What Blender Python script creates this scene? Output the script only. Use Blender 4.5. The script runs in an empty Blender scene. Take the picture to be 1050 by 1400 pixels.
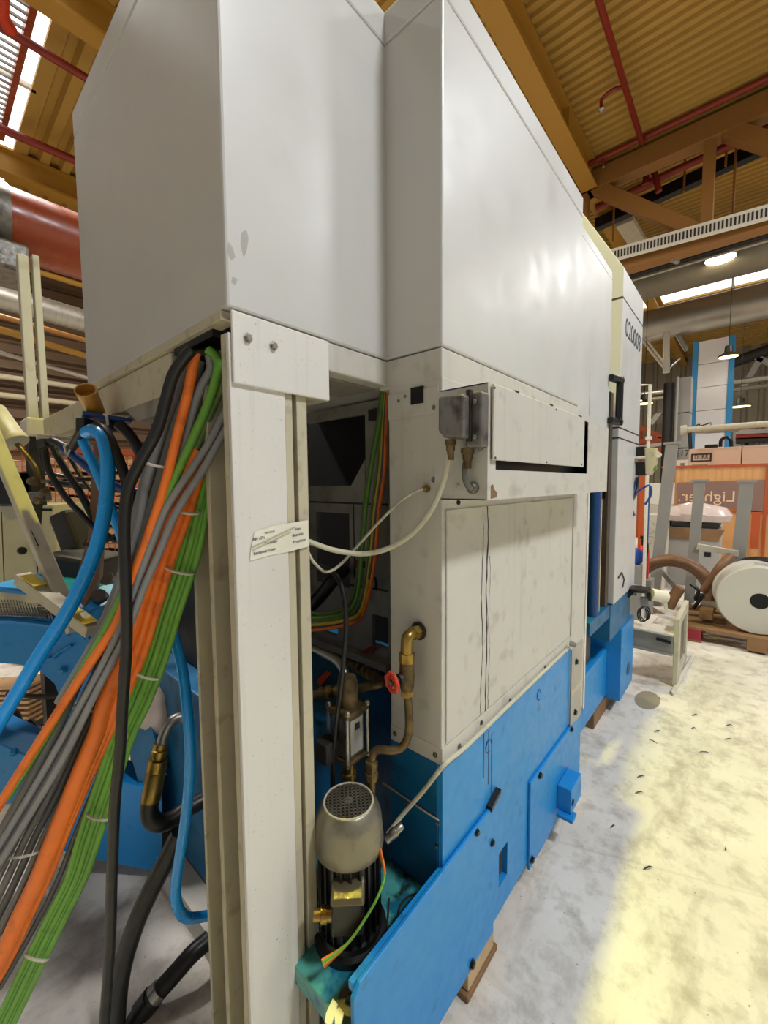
import bpy, bmesh, math, random
from mathutils import Vector, Matrix
random.seed(11)
sc = bpy.context.scene
COL = sc.collection

# ------------------------------------------------------------------ camera
F, ROLL, PITCH, YAW, HC = 562.64, -.0085, .06853, .7206, 1.65     # image 1050x1400
_f = Vector((math.cos(YAW)*math.cos(PITCH), math.sin(YAW)*math.cos(PITCH), -math.sin(PITCH)))
_r0 = Vector((math.sin(YAW), -math.cos(YAW), 0)); _u0 = _r0.cross(_f)
_r = _r0*math.cos(ROLL) + _u0*math.sin(ROLL); _u = _u0*math.cos(ROLL) - _r0*math.sin(ROLL)
cam = bpy.data.cameras.new('camera'); camo = bpy.data.objects.new('camera', cam); COL.objects.link(camo)
cam.sensor_fit = 'VERTICAL'; cam.sensor_height = 36; cam.lens = 36*F/1400; cam.clip_start = .02; cam.clip_end = 200
camo.matrix_world = Matrix(((_r.x, _u.x, -_f.x, 0), (_r.y, _u.y, -_f.y, 0), (_r.z, _u.z, -_f.z, HC), (0, 0, 0, 1)))
sc.camera = camo

# ------------------------------------------------------------------ world, exposure
w = bpy.data.worlds.new('world'); sc.world = w; w.use_nodes = True
w.node_tree.nodes['Background'].inputs[0].default_value = (.96, .97, 1, 1)
w.node_tree.nodes['Background'].inputs[1].default_value = .28
sc.view_settings.view_transform = 'Standard'; sc.view_settings.look = 'None'
sc.view_settings.exposure = 0.0; sc.view_settings.gamma = 1.0; sc.view_settings.use_curve_mapping = False
# hall lamps: (x, y, z, watts, colour, disc size)   -- the fixtures around them are built further down
LAMPS = [
         (1.46, .88, 6.85, 57, (1, .92, .13), .22),
         (1.6, -3.4, 6.85, 350, (.92, .96, 1), 1.0),
         (5.6, -3.4, 6.85, 175, (.92, .96, 1), 1.0),
         (10.6, -3.4, 6.85, 420, (.98, .97, .95), .8),
         (6.0, 5.2, 6.85, 200, (1, .88, .7), .6),
         (.6, 4.9, 6.7, 320, (1, .96, .92), .6),
         (1.0, 10.2, 6.0, 170, (1, .86, .66), .6),
         (15.0, 3.0, 6.3, 300, (1, .9, .74), .6)]
for (x, y, z, p, c, s) in LAMPS:
    l = bpy.data.lights.new('high_bay_light', 'AREA'); l.shape = 'DISK'; l.size = s; l.energy = p; l.color = c; l.spread = math.radians(78 if c[2] < .3 else 180)
    o = bpy.data.objects.new('high_bay_light', l); o.location = (x, y, z); COL.objects.link(o)

# ------------------------------------------------------------------ pixel -> world helper
def P(x, y, X=None, Y=None, Z=None, D=None):
    d = _r*((x-525)/F) - _u*((y-700)/F) + _f
    if X is not None: t = X/d.x
    elif Y is not None: t = Y/d.y
    elif Z is not None: t = (Z-HC)/d.z
    else: t = D
    return Vector((0, 0, HC)) + d*t

# ------------------------------------------------------------------ materials
MATS = {}
def lin(c):
    return tuple(((v/255)/12.92 if v/255 <= .04045 else ((v/255+.055)/1.055)**2.4) for v in c) + (1,)
def mat(name, col, rough=.5, metal=0, var=.0, vs=6, grime=None, ga=.5, gs=9, glo=.55, ghi=.75, streak=None, sa=.5, bump=0, bs=60,
        spec=.5, trans=0, alpha=1, emit=0, sub=None, coat=0):
    """procedural paint / metal / rubber: tint variation, grime blotches, vertical streaks, fine relief"""
    m = bpy.data.materials.new(name); m.use_nodes = True; nt = m.node_tree; N = nt.nodes; Lk = nt.links
    b = N['Principled BSDF']; MATS[name] = m
    c = lin(col); b.inputs['Roughness'].default_value = rough; b.inputs['Metallic'].default_value = metal
    b.inputs['Specular IOR Level'].default_value = spec; b.inputs['Base Color'].default_value = c
    if coat: b.inputs['Coat Weight'].default_value = coat; b.inputs['Coat Roughness'].default_value = .2
    if trans: b.inputs['Transmission Weight'].default_value = trans
    if alpha < 1: b.inputs['Alpha'].default_value = alpha
    if emit: b.inputs['Emission Color'].default_value = c; b.inputs['Emission Strength'].default_value = emit
    tc = N.new('ShaderNodeTexCoord'); src = None
    def noise(scale, detail=4, mp=None):
        n = N.new('ShaderNodeTexNoise'); n.inputs['Scale'].default_value = scale; n.inputs['Detail'].default_value = detail
        if mp:
            k = N.new('ShaderNodeMapping'); k.inputs['Scale'].default_value = mp; Lk.new(tc.outputs['Object'], k.inputs[0]); Lk.new(k.outputs[0], n.inputs['Vector'])
        else: Lk.new(tc.outputs['Object'], n.inputs['Vector'])
        return n.outputs['Fac']
    def ramp(fac, lo, hi, a, bb):
        r = N.new('ShaderNodeMapRange'); r.inputs[1].default_value = lo; r.inputs[2].default_value = hi
        r.inputs[3].default_value = a; r.inputs[4].default_value = bb; Lk.new(fac, r.inputs[0]); return r.outputs[0]
    def mix(fac, a, bcol, mode='MIX'):
        k = N.new('ShaderNodeMix'); k.data_type = 'RGBA'; k.blend_type = mode
        Lk.new(fac, k.inputs[0])
        if a is None: k.inputs[6].default_value = c
        else: Lk.new(a, k.inputs[6])
        k.inputs[7].default_value = bcol; return k.outputs[2]
    if var: src = mix(ramp(noise(vs), .3, .7, 0, var), src, tuple(v*.55 for v in c[:3]) + (1,))
    if sub: src = mix(ramp(noise(vs*1.7, 6), .45, .6, 0, 1), src, lin(sub))
    if grime: src = mix(ramp(noise(gs, 6), glo, ghi, 0, ga), src, lin(grime))
    if streak: src = mix(ramp(noise(1, 3, (38, 38, 1.6)), .56, .75, 0, sa), src, lin(streak))
    if src is not None: Lk.new(src, b.inputs['Base Color'])
    if var or grime:
        Lk.new(ramp(noise(gs*1.3), .3, .75, max(rough-.06, .02), min(rough+.12, 1)), b.inputs['Roughness'])
    if bump:
        k = N.new('ShaderNodeBump'); k.inputs['Strength'].default_value = bump; k.inputs['Distance'].default_value = .004
        Lk.new(noise(bs), k.inputs['Height']); Lk.new(k.outputs[0], b.inputs['Normal'])
    return m
mat('cover_paint', (204, 203, 199), .36, var=.06, vs=2, grime=(150, 138, 118), ga=.10, gs=5, glo=.6, ghi=.8, bump=.03, bs=180)
mat('cover_worn', (203, 200, 190), .5, var=.10, vs=5, grime=(120, 104, 78), ga=.45, gs=14, glo=.58, ghi=.82, streak=(140, 128, 100), sa=.14, bump=.05, bs=120)
mat('post_paint', (222, 219, 212), .45, var=.08, vs=5, grime=(92, 78, 60), ga=.5, gs=130, glo=.64, ghi=.74, streak=(150, 138, 112), sa=.16)
mat('frame_paint', (196, 188, 162), .5, var=.15, vs=8, grime=(110, 95, 66), ga=.5, gs=20, glo=.58, ghi=.75)
mat('channel_olive_shade', (72, 71, 54), .5, var=.2, vs=6)  # deep shade of the channel recess, put into the web's colour
mat('inner_paint', (150, 145, 134), .5, var=.2, vs=4, grime=(70, 60, 48), ga=.6, gs=8, glo=.5, ghi=.8)
mat('blue_paint', (26, 138, 210), .38, var=.12, vs=4, grime=(20, 52, 80), ga=.5, gs=18, glo=.64, ghi=.75, bump=.03, bs=150)
mat('blue_dirty_shaded', (16, 104, 152), .4, var=.25, vs=6, grime=(14, 38, 52), ga=.7, gs=9, glo=.5, ghi=.72, bump=.05)  # grimier, darker copy of the blue; shade on ends and recesses is in the colour
mat('teal_oily', (84, 164, 158), .16, var=.3, vs=9, sub=(30, 104, 128), grime=(24, 30, 26), ga=.9, gs=16, glo=.54, ghi=.66, bump=.15, bs=40)
mat('navy_paint', (18, 62, 124), .35, var=.15)
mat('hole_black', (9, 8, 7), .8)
mat('dark_casting', (38, 34, 30), .55, var=.3, bump=.1)
mat('brown_casting', (70, 56, 42), .5, var=.3)
mat('rubber_black', (22, 21, 20), .42, var=.2, grime=(70, 62, 52), ga=.4, gs=20, glo=.6, ghi=.75)
mat('plastic_black', (14, 14, 14), .35)
mat('cable_grey', (112, 112, 108), .5, var=.2, vs=14, grime=(76, 70, 60), ga=.5, gs=20)
mat('cable_lightgrey', (136, 137, 138), .48, var=.15, vs=14)
mat('cable_darkgrey', (84, 83, 80), .5, var=.2, vs=14)
mat('cable_orange', (246, 122, 34), .5, var=.15, vs=14, grime=(130, 52, 14), ga=.5, gs=25)
mat('cable_green', (108, 168, 58), .45, var=.15, vs=12, grime=(48, 86, 22), ga=.5, gs=20)
mat('cable_olive', (92, 116, 62), .5, var=.2, vs=12)
mat('cable_cream', (206, 202, 176), .45, var=.1, grime=(110, 96, 66), ga=.5, gs=30)
mat('cable_yellow', (200, 176, 60), .5)
mat('hose_blue', (10, 164, 252), .22, var=.06, coat=.3)
mat('hose_brown', (128, 92, 62), .5, var=.3, vs=12)
mat('tie_white', (206, 200, 186), .5)
mat('brass', (170, 140, 72), .33, metal=.85, var=.35, vs=25, grime=(66, 50, 28), ga=.8, gs=26, glo=.5, ghi=.7)
mat('brass_dirty', (122, 102, 66), .45, metal=.6, var=.4, vs=25, grime=(46, 36, 24), ga=.85, gs=22, glo=.45, ghi=.7)
mat('steel', (170, 166, 158), .32, metal=.9, var=.2, vs=18)
mat('steel_dull', (128, 124, 116), .42, metal=.7, var=.4, vs=20, grime=(62, 54, 44), ga=.7, gs=22, glo=.5, ghi=.72, bump=.1)
mat('cast_box', (132, 128, 122), .42, metal=.55, var=.5, vs=24, grime=(60, 50, 40), ga=.8, gs=26, glo=.5, ghi=.7, bump=.25, bs=60)
mat('cowl_metal', (140, 134, 116), .36, metal=.6, var=.3, vs=14, grime=(70, 60, 40), ga=.6, gs=16, glo=.52, ghi=.75, bump=.05)
mat('motor_black', (18, 17, 16), .34, var=.3, bump=.15, bs=50)
mat('oil_foil', (116, 108, 82), .2, metal=.5, var=.4, bump=.6, bs=45)
mat('galvanised', (176, 172, 160), .38, metal=.75, var=.25, vs=4)
mat('galvanised_dark', (132, 126, 108), .5, metal=.5, var=.25, vs=3)
mat('red_paint', (206, 62, 34), .38, var=.2)
mat('red_pipe', (138, 40, 24), .42, var=.25)
mat('orange_duct', (150, 66, 34), .28, var=.2, vs=3)
mat('roof_cream', (176, 138, 62), .55, var=.14, vs=.8)
mat('beam_ochre', (176, 130, 44), .5, var=.16, vs=1.5)
mat('truss_brown', (150, 104, 48), .5, var=.2, vs=1.2)
mat('wall_grey', (150, 142, 124), .6, var=.2, vs=.7)
mat('wall_brown', (96, 74, 54), .55, var=.25, vs=.9)
mat('white_paint', (222, 216, 200), .45, var=.08)
mat('offwhite_worn', (196, 190, 170), .5, var=.2, vs=5, grime=(120, 106, 84), ga=.5, gs=9)
mat('grey_steel_paint', (150, 148, 140), .45, var=.2, vs=4)
mat('grey_panel', (168, 164, 156), .4, var=.15, vs=3)
mat('pane_sky', (255, 255, 255), .3, emit=1.6)
mat('lamp_glass', (255, 236, 200), .3, emit=14)
mat('lamp_glow', (255, 240, 170), .3, emit=2.5)
mat('lamp_housing', (70, 68, 62), .4, metal=.5)
mat('wood', (206, 176, 134), .65, var=.25, vs=4, grime=(130, 96, 60), ga=.4, gs=12, bump=.15, bs=40)
mat('wood_dark', (140, 106, 70), .7, var=.4, vs=6)
mat('pallet_red', (150, 36, 52), .6, var=.2)
mat('wood_handle', (190, 136, 52), .3, var=.2, coat=.4)
mat('paper', (236, 232, 214), .6, var=.05, bump=.25, bs=26)
mat('paper_yellow', (232, 228, 190), .6)
mat('ink', (60, 58, 90), .7)
mat('ink_dark', (40, 42, 50), .6)
mat('crate_pink', (226, 190, 160), .55, var=.08, vs=2)
mat('film', (214, 196, 186), .16, var=.25, vs=9, bump=.7, bs=9)
mat('film_amber', (226, 184, 140), .3, var=.3, vs=7, bump=.5, bs=16)
mat('curtain_orange', (240, 186, 118), .25, trans=0, alpha=.58)
mat('poster_mauve', (150, 118, 106), .6, alpha=.9)
mat('poster_letter', (236, 204, 164), .6)
mat('orange_frame', (188, 86, 40), .45, var=.1)
mat('banner_white', (226, 226, 226), .5, var=.03)
mat('banner_blue', (48, 140, 196), .5, var=.06)
mat('spool_cream', (192, 190, 180), .5, var=.08, vs=3)
mat('label_yellow', (232, 208, 30), .5)
mat('stain', (46, 42, 36), .5)
mat('smudge', (140, 118, 92), .6, alpha=.11)
mat('rust', (150, 116, 84), .7, var=.4, alpha=.7)
mat('oil_floor', (150, 142, 120), .3)
mat('chip_dark', (44, 40, 34), .4)
mat('blue_plastic', (30, 70, 150), .4)
mat('extinguisher_red', (196, 28, 26), .3)
# concrete floor with scuffs and cracks
def floor_mat():
    m = bpy.data.materials.new('concrete'); m.use_nodes = True; nt = m.node_tree; N = nt.nodes; L = nt.links; b = N['Principled BSDF']
    tc = N.new('ShaderNodeTexCoord')
    def noise(s, d=6, mp=None, rot=0):
        n = N.new('ShaderNodeTexNoise'); n.inputs['Scale'].default_value = s; n.inputs['Detail'].default_value = d; n.inputs['Roughness'].default_value = .65
        k = N.new('ShaderNodeMapping'); k.inputs['Scale'].default_value = mp or (1, 1, 1); k.inputs['Rotation'].default_value = (0, 0, rot)
        L.new(tc.outputs['Object'], k.inputs[0]); L.new(k.outputs[0], n.inputs['Vector']); return n.outputs['Fac']
    def rng(f, lo, hi, a, c):
        r = N.new('ShaderNodeMapRange'); r.inputs[1].default_value = lo; r.inputs[2].default_value = hi; r.inputs[3].default_value = a; r.inputs[4].default_value = c
        L.new(f, r.inputs[0]); return r.outputs[0]
    def mix(f, a, c):
        k = N.new('ShaderNodeMix'); k.data_type = 'RGBA'; L.new(f, k.inputs[0])
        if isinstance(a, tuple): k.inputs[6].default_value = a
        else: L.new(a, k.inputs[6])
        k.inputs[7].default_value = c; return k.outputs[2]
    c = mix(rng(noise(2.2), .35, .7, 0, .8), lin((228, 223, 214)), lin((208, 202, 191)))
    c = mix(rng(noise(9, 8), .48, .70, 0, .65), c, lin((150, 142, 124)))
    c = mix(rng(noise(2, 6, (1, 2.6, 1), .5), .56, .75, 0, .6), c, lin((140, 130, 110)))
    c = mix(rng(noise(1.3, 7, (2.2, 1, 1), .9), .62, .74, 0, .5), c, lin((120, 110, 94)))
    v = N.new('ShaderNodeTexVoronoi'); v.feature = 'DISTANCE_TO_EDGE'; v.inputs['Scale'].default_value = .55
    k = N.new('ShaderNodeMapping'); k.inputs['Location'].default_value = (.3, .7, 0); L.new(tc.outputs['Object'], k.inputs[0]); L.new(k.outputs[0], v.inputs['Vector'])
    c = mix(rng(v.outputs['Distance'], .0, 0.0025, .16, 0), c, lin((120, 110, 90)))
    c = mix(rng(noise(60, 2), .70, .74, 0, .6), c, lin((90, 82, 70)))
    L.new(c, b.inputs['Base Color']); L.new(rng(noise(4), .3, .7, .38, .6), b.inputs['Roughness'])
    bp = N.new('ShaderNodeBump'); bp.inputs['Strength'].default_value = .15; bp.inputs['Distance'].default_value = .004
    L.new(noise(30), bp.inputs['Height']); L.new(bp.outputs[0], b.inputs['Normal']); MATS['concrete'] = m
floor_mat()

# ------------------------------------------------------------------ mesh builder
def V(*a): return Vector(a)
class MB:
    def __init__(s): s.v = []; s.f = []
    def add(s, vs, fs):
        n = len(s.v); s.v += [Vector(q) for q in vs]; s.f += [tuple(i+n for i in f) for f in fs]; return s
    def hexa(s, p):            # 4 bottom, 4 top
        return s.add(p, [(3, 2, 1, 0), (4, 5, 6, 7), (0, 1, 5, 4), (1, 2, 6, 5), (2, 3, 7, 6), (3, 0, 4, 7)])
    def box(s, x0, x1, y0, y1, z0, z1):
        return s.hexa([(x0, y0, z0), (x1, y0, z0), (x1, y1, z0), (x0, y1, z0), (x0, y0, z1), (x1, y0, z1), (x1, y1, z1), (x0, y1, z1)])
    def prism(s, pts, ext):    # closed polygon of 3-D points pushed by ext
        n = len(pts); e = Vector(ext); a = [Vector(p) for p in pts]
        return s.add(a + [p+e for p in a], [tuple(range(n-1, -1, -1)), tuple(range(n, 2*n))] + [(i, (i+1) % n, n+(i+1) % n, n+i) for i in range(n)])
    def bar(s, a, b, w, h, up=(0, 0, 1)):   # rectangular bar a->b
        a = Vector(a); b = Vector(b); d = (b-a).normalized(); x = d.cross(Vector(up))
        if x.length < 1e-4: x = d.cross(Vector((1, 0, 0)))
        x.normalize(); y = x.cross(d); x *= w/2; y *= h/2
        return s.hexa([a-x-y, a+x-y, a+x+y, a-x+y, b-x-y, b+x-y, b+x+y, b-x+y])
    def tube(s, pts, r, n=8, closed=False, caps=True):
        pts = [Vector(p) for p in pts]; m = len(pts); R = r if isinstance(r, (list, tuple)) else [r]*m
        tan = []
        for i in range(m):
            a = pts[i-1] if (i or closed) else pts[i]; b = pts[(i+1) % m] if (i < m-1 or closed) else pts[i]
            t = b-a; tan.append(t.normalized() if t.length > 1e-9 else Vector((0, 0, 1)))
        u = tan[0].orthogonal().normalized(); vs = []; fs = []
        for i in range(m):
            u = u - tan[i]*u.dot(tan[i]); u.normalize(); wv = tan[i].cross(u)
            for k in range(n):
                an = 2*math.pi*k/n; vs.append(pts[i] + (u*math.cos(an)+wv*math.sin(an))*R[i])
        for i in range(m if closed else m-1):
            j = (i+1) % m
            for k in range(n): fs.append((i*n+k, i*n+(k+1) % n, j*n+(k+1) % n, j*n+k))
        if caps and not closed: fs += [tuple(range(n-1, -1, -1)), tuple(range((m-1)*n, m*n))]
        return s.add(vs, fs)
    def cyl(s, a, b, r, n=16, r2=None): return s.tube([a, b], [r, r if r2 is None else r2], n)
    def lathe(s, prof, org, axis=(0, 0, 1), n=24):
        ax = Vector(axis).normalized(); u = ax.orthogonal().normalized(); wv = ax.cross(u); o = Vector(org); vs = []; fs = []
        for (r, h) in prof:
            for k in range(n):
                an = 2*math.pi*k/n; vs.append(o + ax*h + (u*math.cos(an)+wv*math.sin(an))*max(r, 1e-5))
        m = len(prof)
        for i in range(m-1):
            for k in range(n): fs.append((i*n+k, i*n+(k+1) % n, (i+1)*n+(k+1) % n, (i+1)*n+k))
        fs += [tuple(range(n-1, -1, -1)), tuple(range((m-1)*n, m*n))]
        return s.add(vs, fs)
    def slab_y(s, x0, x1, z0, z1, y0, y1, holes):   # wall slab in XZ with rectangular holes
        return s._slab(x0, x1, z0, z1, holes, lambda a, b, c, d: s.box(a, b, y0, y1, c, d))
    def slab_x(s, y0, y1, z0, z1, x0, x1, holes):
        return s._slab(y0, y1, z0, z1, holes, lambda a, b, c, d: s.box(x0, x1, a, b, c, d))
    def _slab(s, u0, u1, v0, v1, holes, put):
        us = sorted({u0, u1, *[h[0] for h in holes], *[h[1] for h in holes]}); us = [u for u in us if u0 <= u <= u1]
        for a, b in zip(us, us[1:]):
            cut = sorted([(h[2], h[3]) for h in holes if h[0] <= a+1e-6 and h[1] >= b-1e-6]); z = v0
            for c, d in cut:
                if c > z: put(a, b, z, c)
                z = d
            if z < v1: put(a, b, z, v1)
        return s
    def build(s, name, m, parent=None, smooth=False, bevel=0, seg=2):
        me = bpy.data.meshes.new(name)
        lo = Vector([min(q[i] for q in s.v) for i in range(3)]); hi = Vector([max(q[i] for q in s.v) for i in range(3)])
        org = Vector(ORG[parent.name]) if parent else Vector(((lo.x+hi.x)/2, (lo.y+hi.y)/2, lo.z))
        me.from_pydata([q-org for q in s.v], [], s.f)
        bm = bmesh.new(); bm.from_mesh(me); bmesh.ops.recalc_face_normals(bm, faces=bm.faces); bm.to_mesh(me); bm.free()
        me.materials.append(MATS[m])
        if smooth:
            me.polygons.foreach_set('use_smooth', [True]*len(me.polygons)); me.set_sharp_from_angle(angle=math.radians(50))
        o = bpy.data.objects.new(name, me); COL.objects.link(o)
        if parent: o.parent = parent; ORG[o.name] = org
        else: o.location = org; ORG[o.name] = org
        if bevel:
            k = o.modifiers.new('bevel', 'BEVEL'); k.width = bevel; k.segments = seg; k.limit_method = 'ANGLE'; k.angle_limit = math.radians(40)
        return o
ORG = {}
def tag(o, label, cat, group=None, kind=None):
    if label: o['label'] = label
    if cat: o['category'] = cat
    if group: o['group'] = group
    if kind: o['kind'] = kind
    return o
def thing(name, label, cat, loc, group=None):
    o = bpy.data.objects.new(name, None); o.empty_display_size = .1; COL.objects.link(o); o.location = loc; ORG[o.name] = Vector(loc)
    return tag(o, label, cat, group)
def struct(o): o['kind'] = 'structure'; return o
def dup(root, delta, label=None):
    """copy of a thing with its parts and sub-parts, moved by delta"""
    r = root.copy(); COL.objects.link(r); r.location = root.location + Vector(delta); ORG[r.name] = r.location.copy()
    if label: r['label'] = label
    for ch in root.children:
        c = ch.copy(); COL.objects.link(c); c.parent = r
        for g in ch.children:
            d = g.copy(); COL.objects.link(d); d.parent = c
    return r
def spline(pts, k=6):
    pts = [Vector(p) for p in pts]; out = []
    q = [pts[0]*2-pts[1]] + pts + [pts[-1]*2-pts[-2]]
    for i in range(1, len(q)-2):
        a, b, c, d = q[i-1:i+3]
        for j in range(k):
            t = j/k; out.append(.5*((2*b)+(c-a)*t+(2*a-5*b+4*c-d)*t*t+(3*b-a-3*c+d)*t**3))
    return out + [pts[-1]]
def far(a, b, y):
    """carry the line a->b on until it reaches the given y"""
    return a+(b-a)*((y-a.y)/(b.y-a.y))
def pts(*a): return [P(x, y, D=d) for (x, y, d) in a]
def hose(name, path, r, m, label=None, cat=None, group=None, parent=None, n=12, k=6):
    o = MB().tube(spline(path, k), r, n).build(name, m, parent, smooth=True)
    if label: tag(o, label, cat, group)
    return o
def bolt(p, ax, r, parent, m='steel', h=None, hexa=True):
    h = h or r*.9; ax = Vector(ax)
    mb = MB().lathe([(r*1.35, 0), (r*1.35, h*.25), (r, h*.25), (r, h*.8), (r*.75, h), (r*.3, h)], Vector(p), ax, 6 if hexa else 12)
    return mb.build('bolt', m, parent)
def text(name, body, size, org, xd, zd, m, parent=None, ext=.0008, mirror=False, align='LEFT', fit=None):
    cu = bpy.data.curves.new(name, 'FONT'); cu.body = body; cu.size = size; cu.extrude = ext; cu.align_x = align; cu.resolution_u = 3
    t = bpy.data.objects.new('tmp', cu); COL.objects.link(t); bpy.context.view_layer.update()
    me = bpy.data.meshes.new_from_object(t.evaluated_get(bpy.context.evaluated_depsgraph_get()))
    bpy.data.objects.remove(t); xd = Vector(xd).normalized(); zd = Vector(zd).normalized(); nd = xd.cross(zd)
    sx = fit/max(q.co.x for q in me.vertices) if fit else 1
    mb = MB(); mb.add([Vector(org) + xd*(-q.co.x if mirror else q.co.x*sx) + zd*q.co.y + nd*q.co.z for q in me.vertices], [tuple(p.vertices) for p in me.polygons])
    return mb.build(name, m, parent)

# ================================================================== THE HALL
Y2, X2, Y1, X1 = .61, .93, .80, .437          # machine planes
ZB, ZS, ZT = 2.01, 2.865, 2.95                # cover bottom, seam, top
struct(MB().box(-8, 25, -9, 16, -.2, 0).build('floor', 'concrete'))
ZD = 7.4
def deck(x0, x1, y0=-9, y1=16, p=.3):
    mb = MB(); n = int(round((x1-x0)/p)); p = (x1-x0)/n; prof = []
    for i in range(n):
        a = x0+i*p; prof += [(a, 0), (a+p*.42, 0), (a+p*.55, p*.3), (a+p*.87, p*.3)]
    prof.append((x1, 0)); m = len(prof)
    mb.add([(x, y0, ZD+z) for x, z in prof]+[(x, y1, ZD+z) for x, z in prof], [(i, i+1, m+i+1, m+i) for i in range(m-1)])
    mb.box(x0, x1, y0, y1, ZD+.15, ZD+.2)
    return mb
ceil = struct(deck(-8, -1.0).build('ceiling', 'roof_cream'))
deck(1.5, 3.3).build('roof_deck', 'roof_cream', ceil); deck(3.3, 14.7, p=.15).build('roof_deck', 'roof_cream', ceil); deck(16.5, 25).build('roof_deck', 'roof_cream', ceil)
# rooflights: strips of panes between bars
def rooflight(name, x0, x1, y0, y1, step, slats):
    w_ = struct(thing(name, None, None, ((x0+x1)/2, y0, ZD)))
    y = y0
    while y < y1-.1:
        MB().box(x0, x1, y+.02, min(y+step, y1)-.02, ZD+.04, ZD+.06).build('pane', 'pane_sky', w_)
        MB().box(x0, x1, min(y+step, y1)-.03, min(y+step, y1)+.03, ZD-.02, ZD+.04).build('glazing_bar', 'white_paint', w_)
        y += step
    for xx in (x0, x1):
        MB().box(xx-.05, xx+.05, y0, y1, ZD-.02, ZD+.08).build('kerb', 'roof_cream', w_)
    MB().box((x0+x1)/2-.02, (x0+x1)/2+.02, y0, y1, ZD-.02, ZD+.035).build('glazing_bar', 'white_paint', w_)
    if slats:
        for i in range(34):
            yy = 5.2+i*.12
            MB().box(x0+.1, x1-.27, yy, yy+.025, ZD-.05, ZD-.02).build('louvre_slat', 'grey_steel_paint', w_)
        MB().box(x1-.27, x1-.2, 4.6, 9.4, ZD-.08, ZD+.02).build('louvre_rail', 'orange_duct', w_)
        for i in range(5):
            yy = 9.7+i*.9
            MB().bar((x0+.1, yy, ZD-.02), (x1-.1, yy+.5, ZD-.1), .03, .03).build('opening_strut', 'grey_steel_paint', w_)
    return w_
rooflight('window_1', -1.0, 1.5, 3.6, 16, 2.2, True)
deck(-1.0, 1.5, -9, 3.6).build('roof_deck', 'roof_cream', ceil)
rooflight('window_2', 14.7, 16.5, -9, 16, 1.9, False)
# walls: left (y=14) clad with horizontal sheets, far (x=24) with vertical sheets
wl = struct(MB().box(-8, 25, 14.1, 14.2, 0, ZD).build('wall_left', 'wall_brown'))
for i in range(18):
    z0 = .15+i*.4
    MB().prism([(-8, 14.1, z0), (-8, 13.98, z0+.06), (-8, 13.98, z0+.26), (-8, 14.1, z0+.34)], (32, 0, 0)).build('cladding_sheet', 'wall_brown', wl)
for z0 in (4.35, 3.9):
    MB().cyl((-8, 13.8, z0), (24, 13.8, z0), .07, 8).build('wall_pipe', 'frame_paint', wl, smooth=True)
wf = struct(MB().box(24, 24.1, -9, 14, 0, ZD).build('wall_far', 'wall_grey'))
for i in range(40):
    y0 = -8+i*.55
    MB().prism([(24, y0, 0), (23.9, y0+.06, 0), (23.9, y0+.36, 0), (24, y0+.44, 0)], (0, 0, ZD)).build('cladding_sheet', 'wall_grey', wf)

# primary beams along X under the deck
for yb, lab in ((2.36, 'ochre steel roof beam passing over the machine covers'), (6.05, 'ochre steel roof beam crossing the louvred rooflight'),
                (9.75, 'ochre steel roof beam crossing the rooflight beyond the louvres')):
    t = thing('roof_beam', lab, 'beam', (8, yb, ZD-.42), 'roof beams')
    MB().box(-8, 24, yb-.13, yb+.13, ZD-.42, ZD-.38).build('bottom_flange', 'beam_ochre', t)
    MB().box(-8, 24, yb-.02, yb+.02, ZD-.38, ZD-.03).build('web', 'beam_ochre', t)
    MB().box(-8, 24, yb-.13, yb+.13, ZD-.04, ZD-.005).build('top_flange', 'beam_ochre', t)
    for i in range(6):
        MB().box(2.5+i*2.2, 2.53+i*2.2, yb-.12, yb+.12, ZD-.38, ZD-.04).build('stiffener', 'beam_ochre', t)
# roof truss along Y at x = 8.6
def truss(xt, lab, far=False):
    t = thing('roof_truss', lab, 'truss', (xt, 2, 5.5), 'roof trusses')
    MB().box(xt-.14, xt+.14, -8, 13.9, ZD-.42, ZD-.1).build('top_chord', 'truss_brown', t)
    MB().box(xt-.14, xt+.14, -8, 13.9, 5.38, 5.62).build('bottom_chord', 'truss_brown', t)
    for k in range(-4, 7):
        y = .63+1.85*k
        MB().bar((xt, y, 5.6), (xt, y, ZD-.3), .15, .2, (1, 0, 0)).build('vertical', 'truss_brown', t)
        MB().bar((xt, y-1.73, 5.66), (xt, y-.2, ZD-.36), .2, .22, (1, 0, 0)).build('diagonal', 'truss_brown', t)
    return t
truss(8.6, 'brown lattice roof truss carrying the perforated cable tray')
# sprinkler pipes
def pipe(name, pts_, r, m, label, cat, group=None, drops=(), n=10):
    t = thing(name, label, cat, pts_[0], group)
    MB().tube(pts_, r, n).build('pipe_run', m, t, smooth=True)
    for (q, d) in drops:
        MB().tube([q, Vector(q)+Vector(d)], r*.7, 8).build('drop_nipple', m, t, smooth=True)
        e = Vector(q)+Vector(d); MB().lathe([(.012, 0), (.03, -.01), (.03, -.02), (.01, -.05)], e, (0, 0, 1), 8).build('sprinkler_head', 'steel', t)
    return t
pipe('sprinkler_pipe', [(8.3, -8, 7.33), (8.3, 13, 7.33)], .045, 'red_pipe', 'red sprinkler main running along the truss top chord', 'pipe', 'sprinkler pipes',
     [((8.3, 2.1, 7.3), (0, 0, -.12)), ((8.3, -1, 7.3), (0, 0, -.12))])
a, b = P(822, 0, Z=7.2), P(870, 180, Z=7.2)
pipe('sprinkler_pipe', [(-2, a.y, 7.2), (8.2, (a.y+b.y)/2, 7.2), (8.3, (a.y+b.y)/2, 7.33)], .04, 'red_pipe', 'red sprinkler branch pipe crossing under the ribbed deck', 'pipe', 'sprinkler pipes')
q = P(855, 118, Z=7.2)
t = thing('sprinkler_branch', 'small bent sprinkler outlet on the red branch pipe', 'sprinkler', q)
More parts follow.
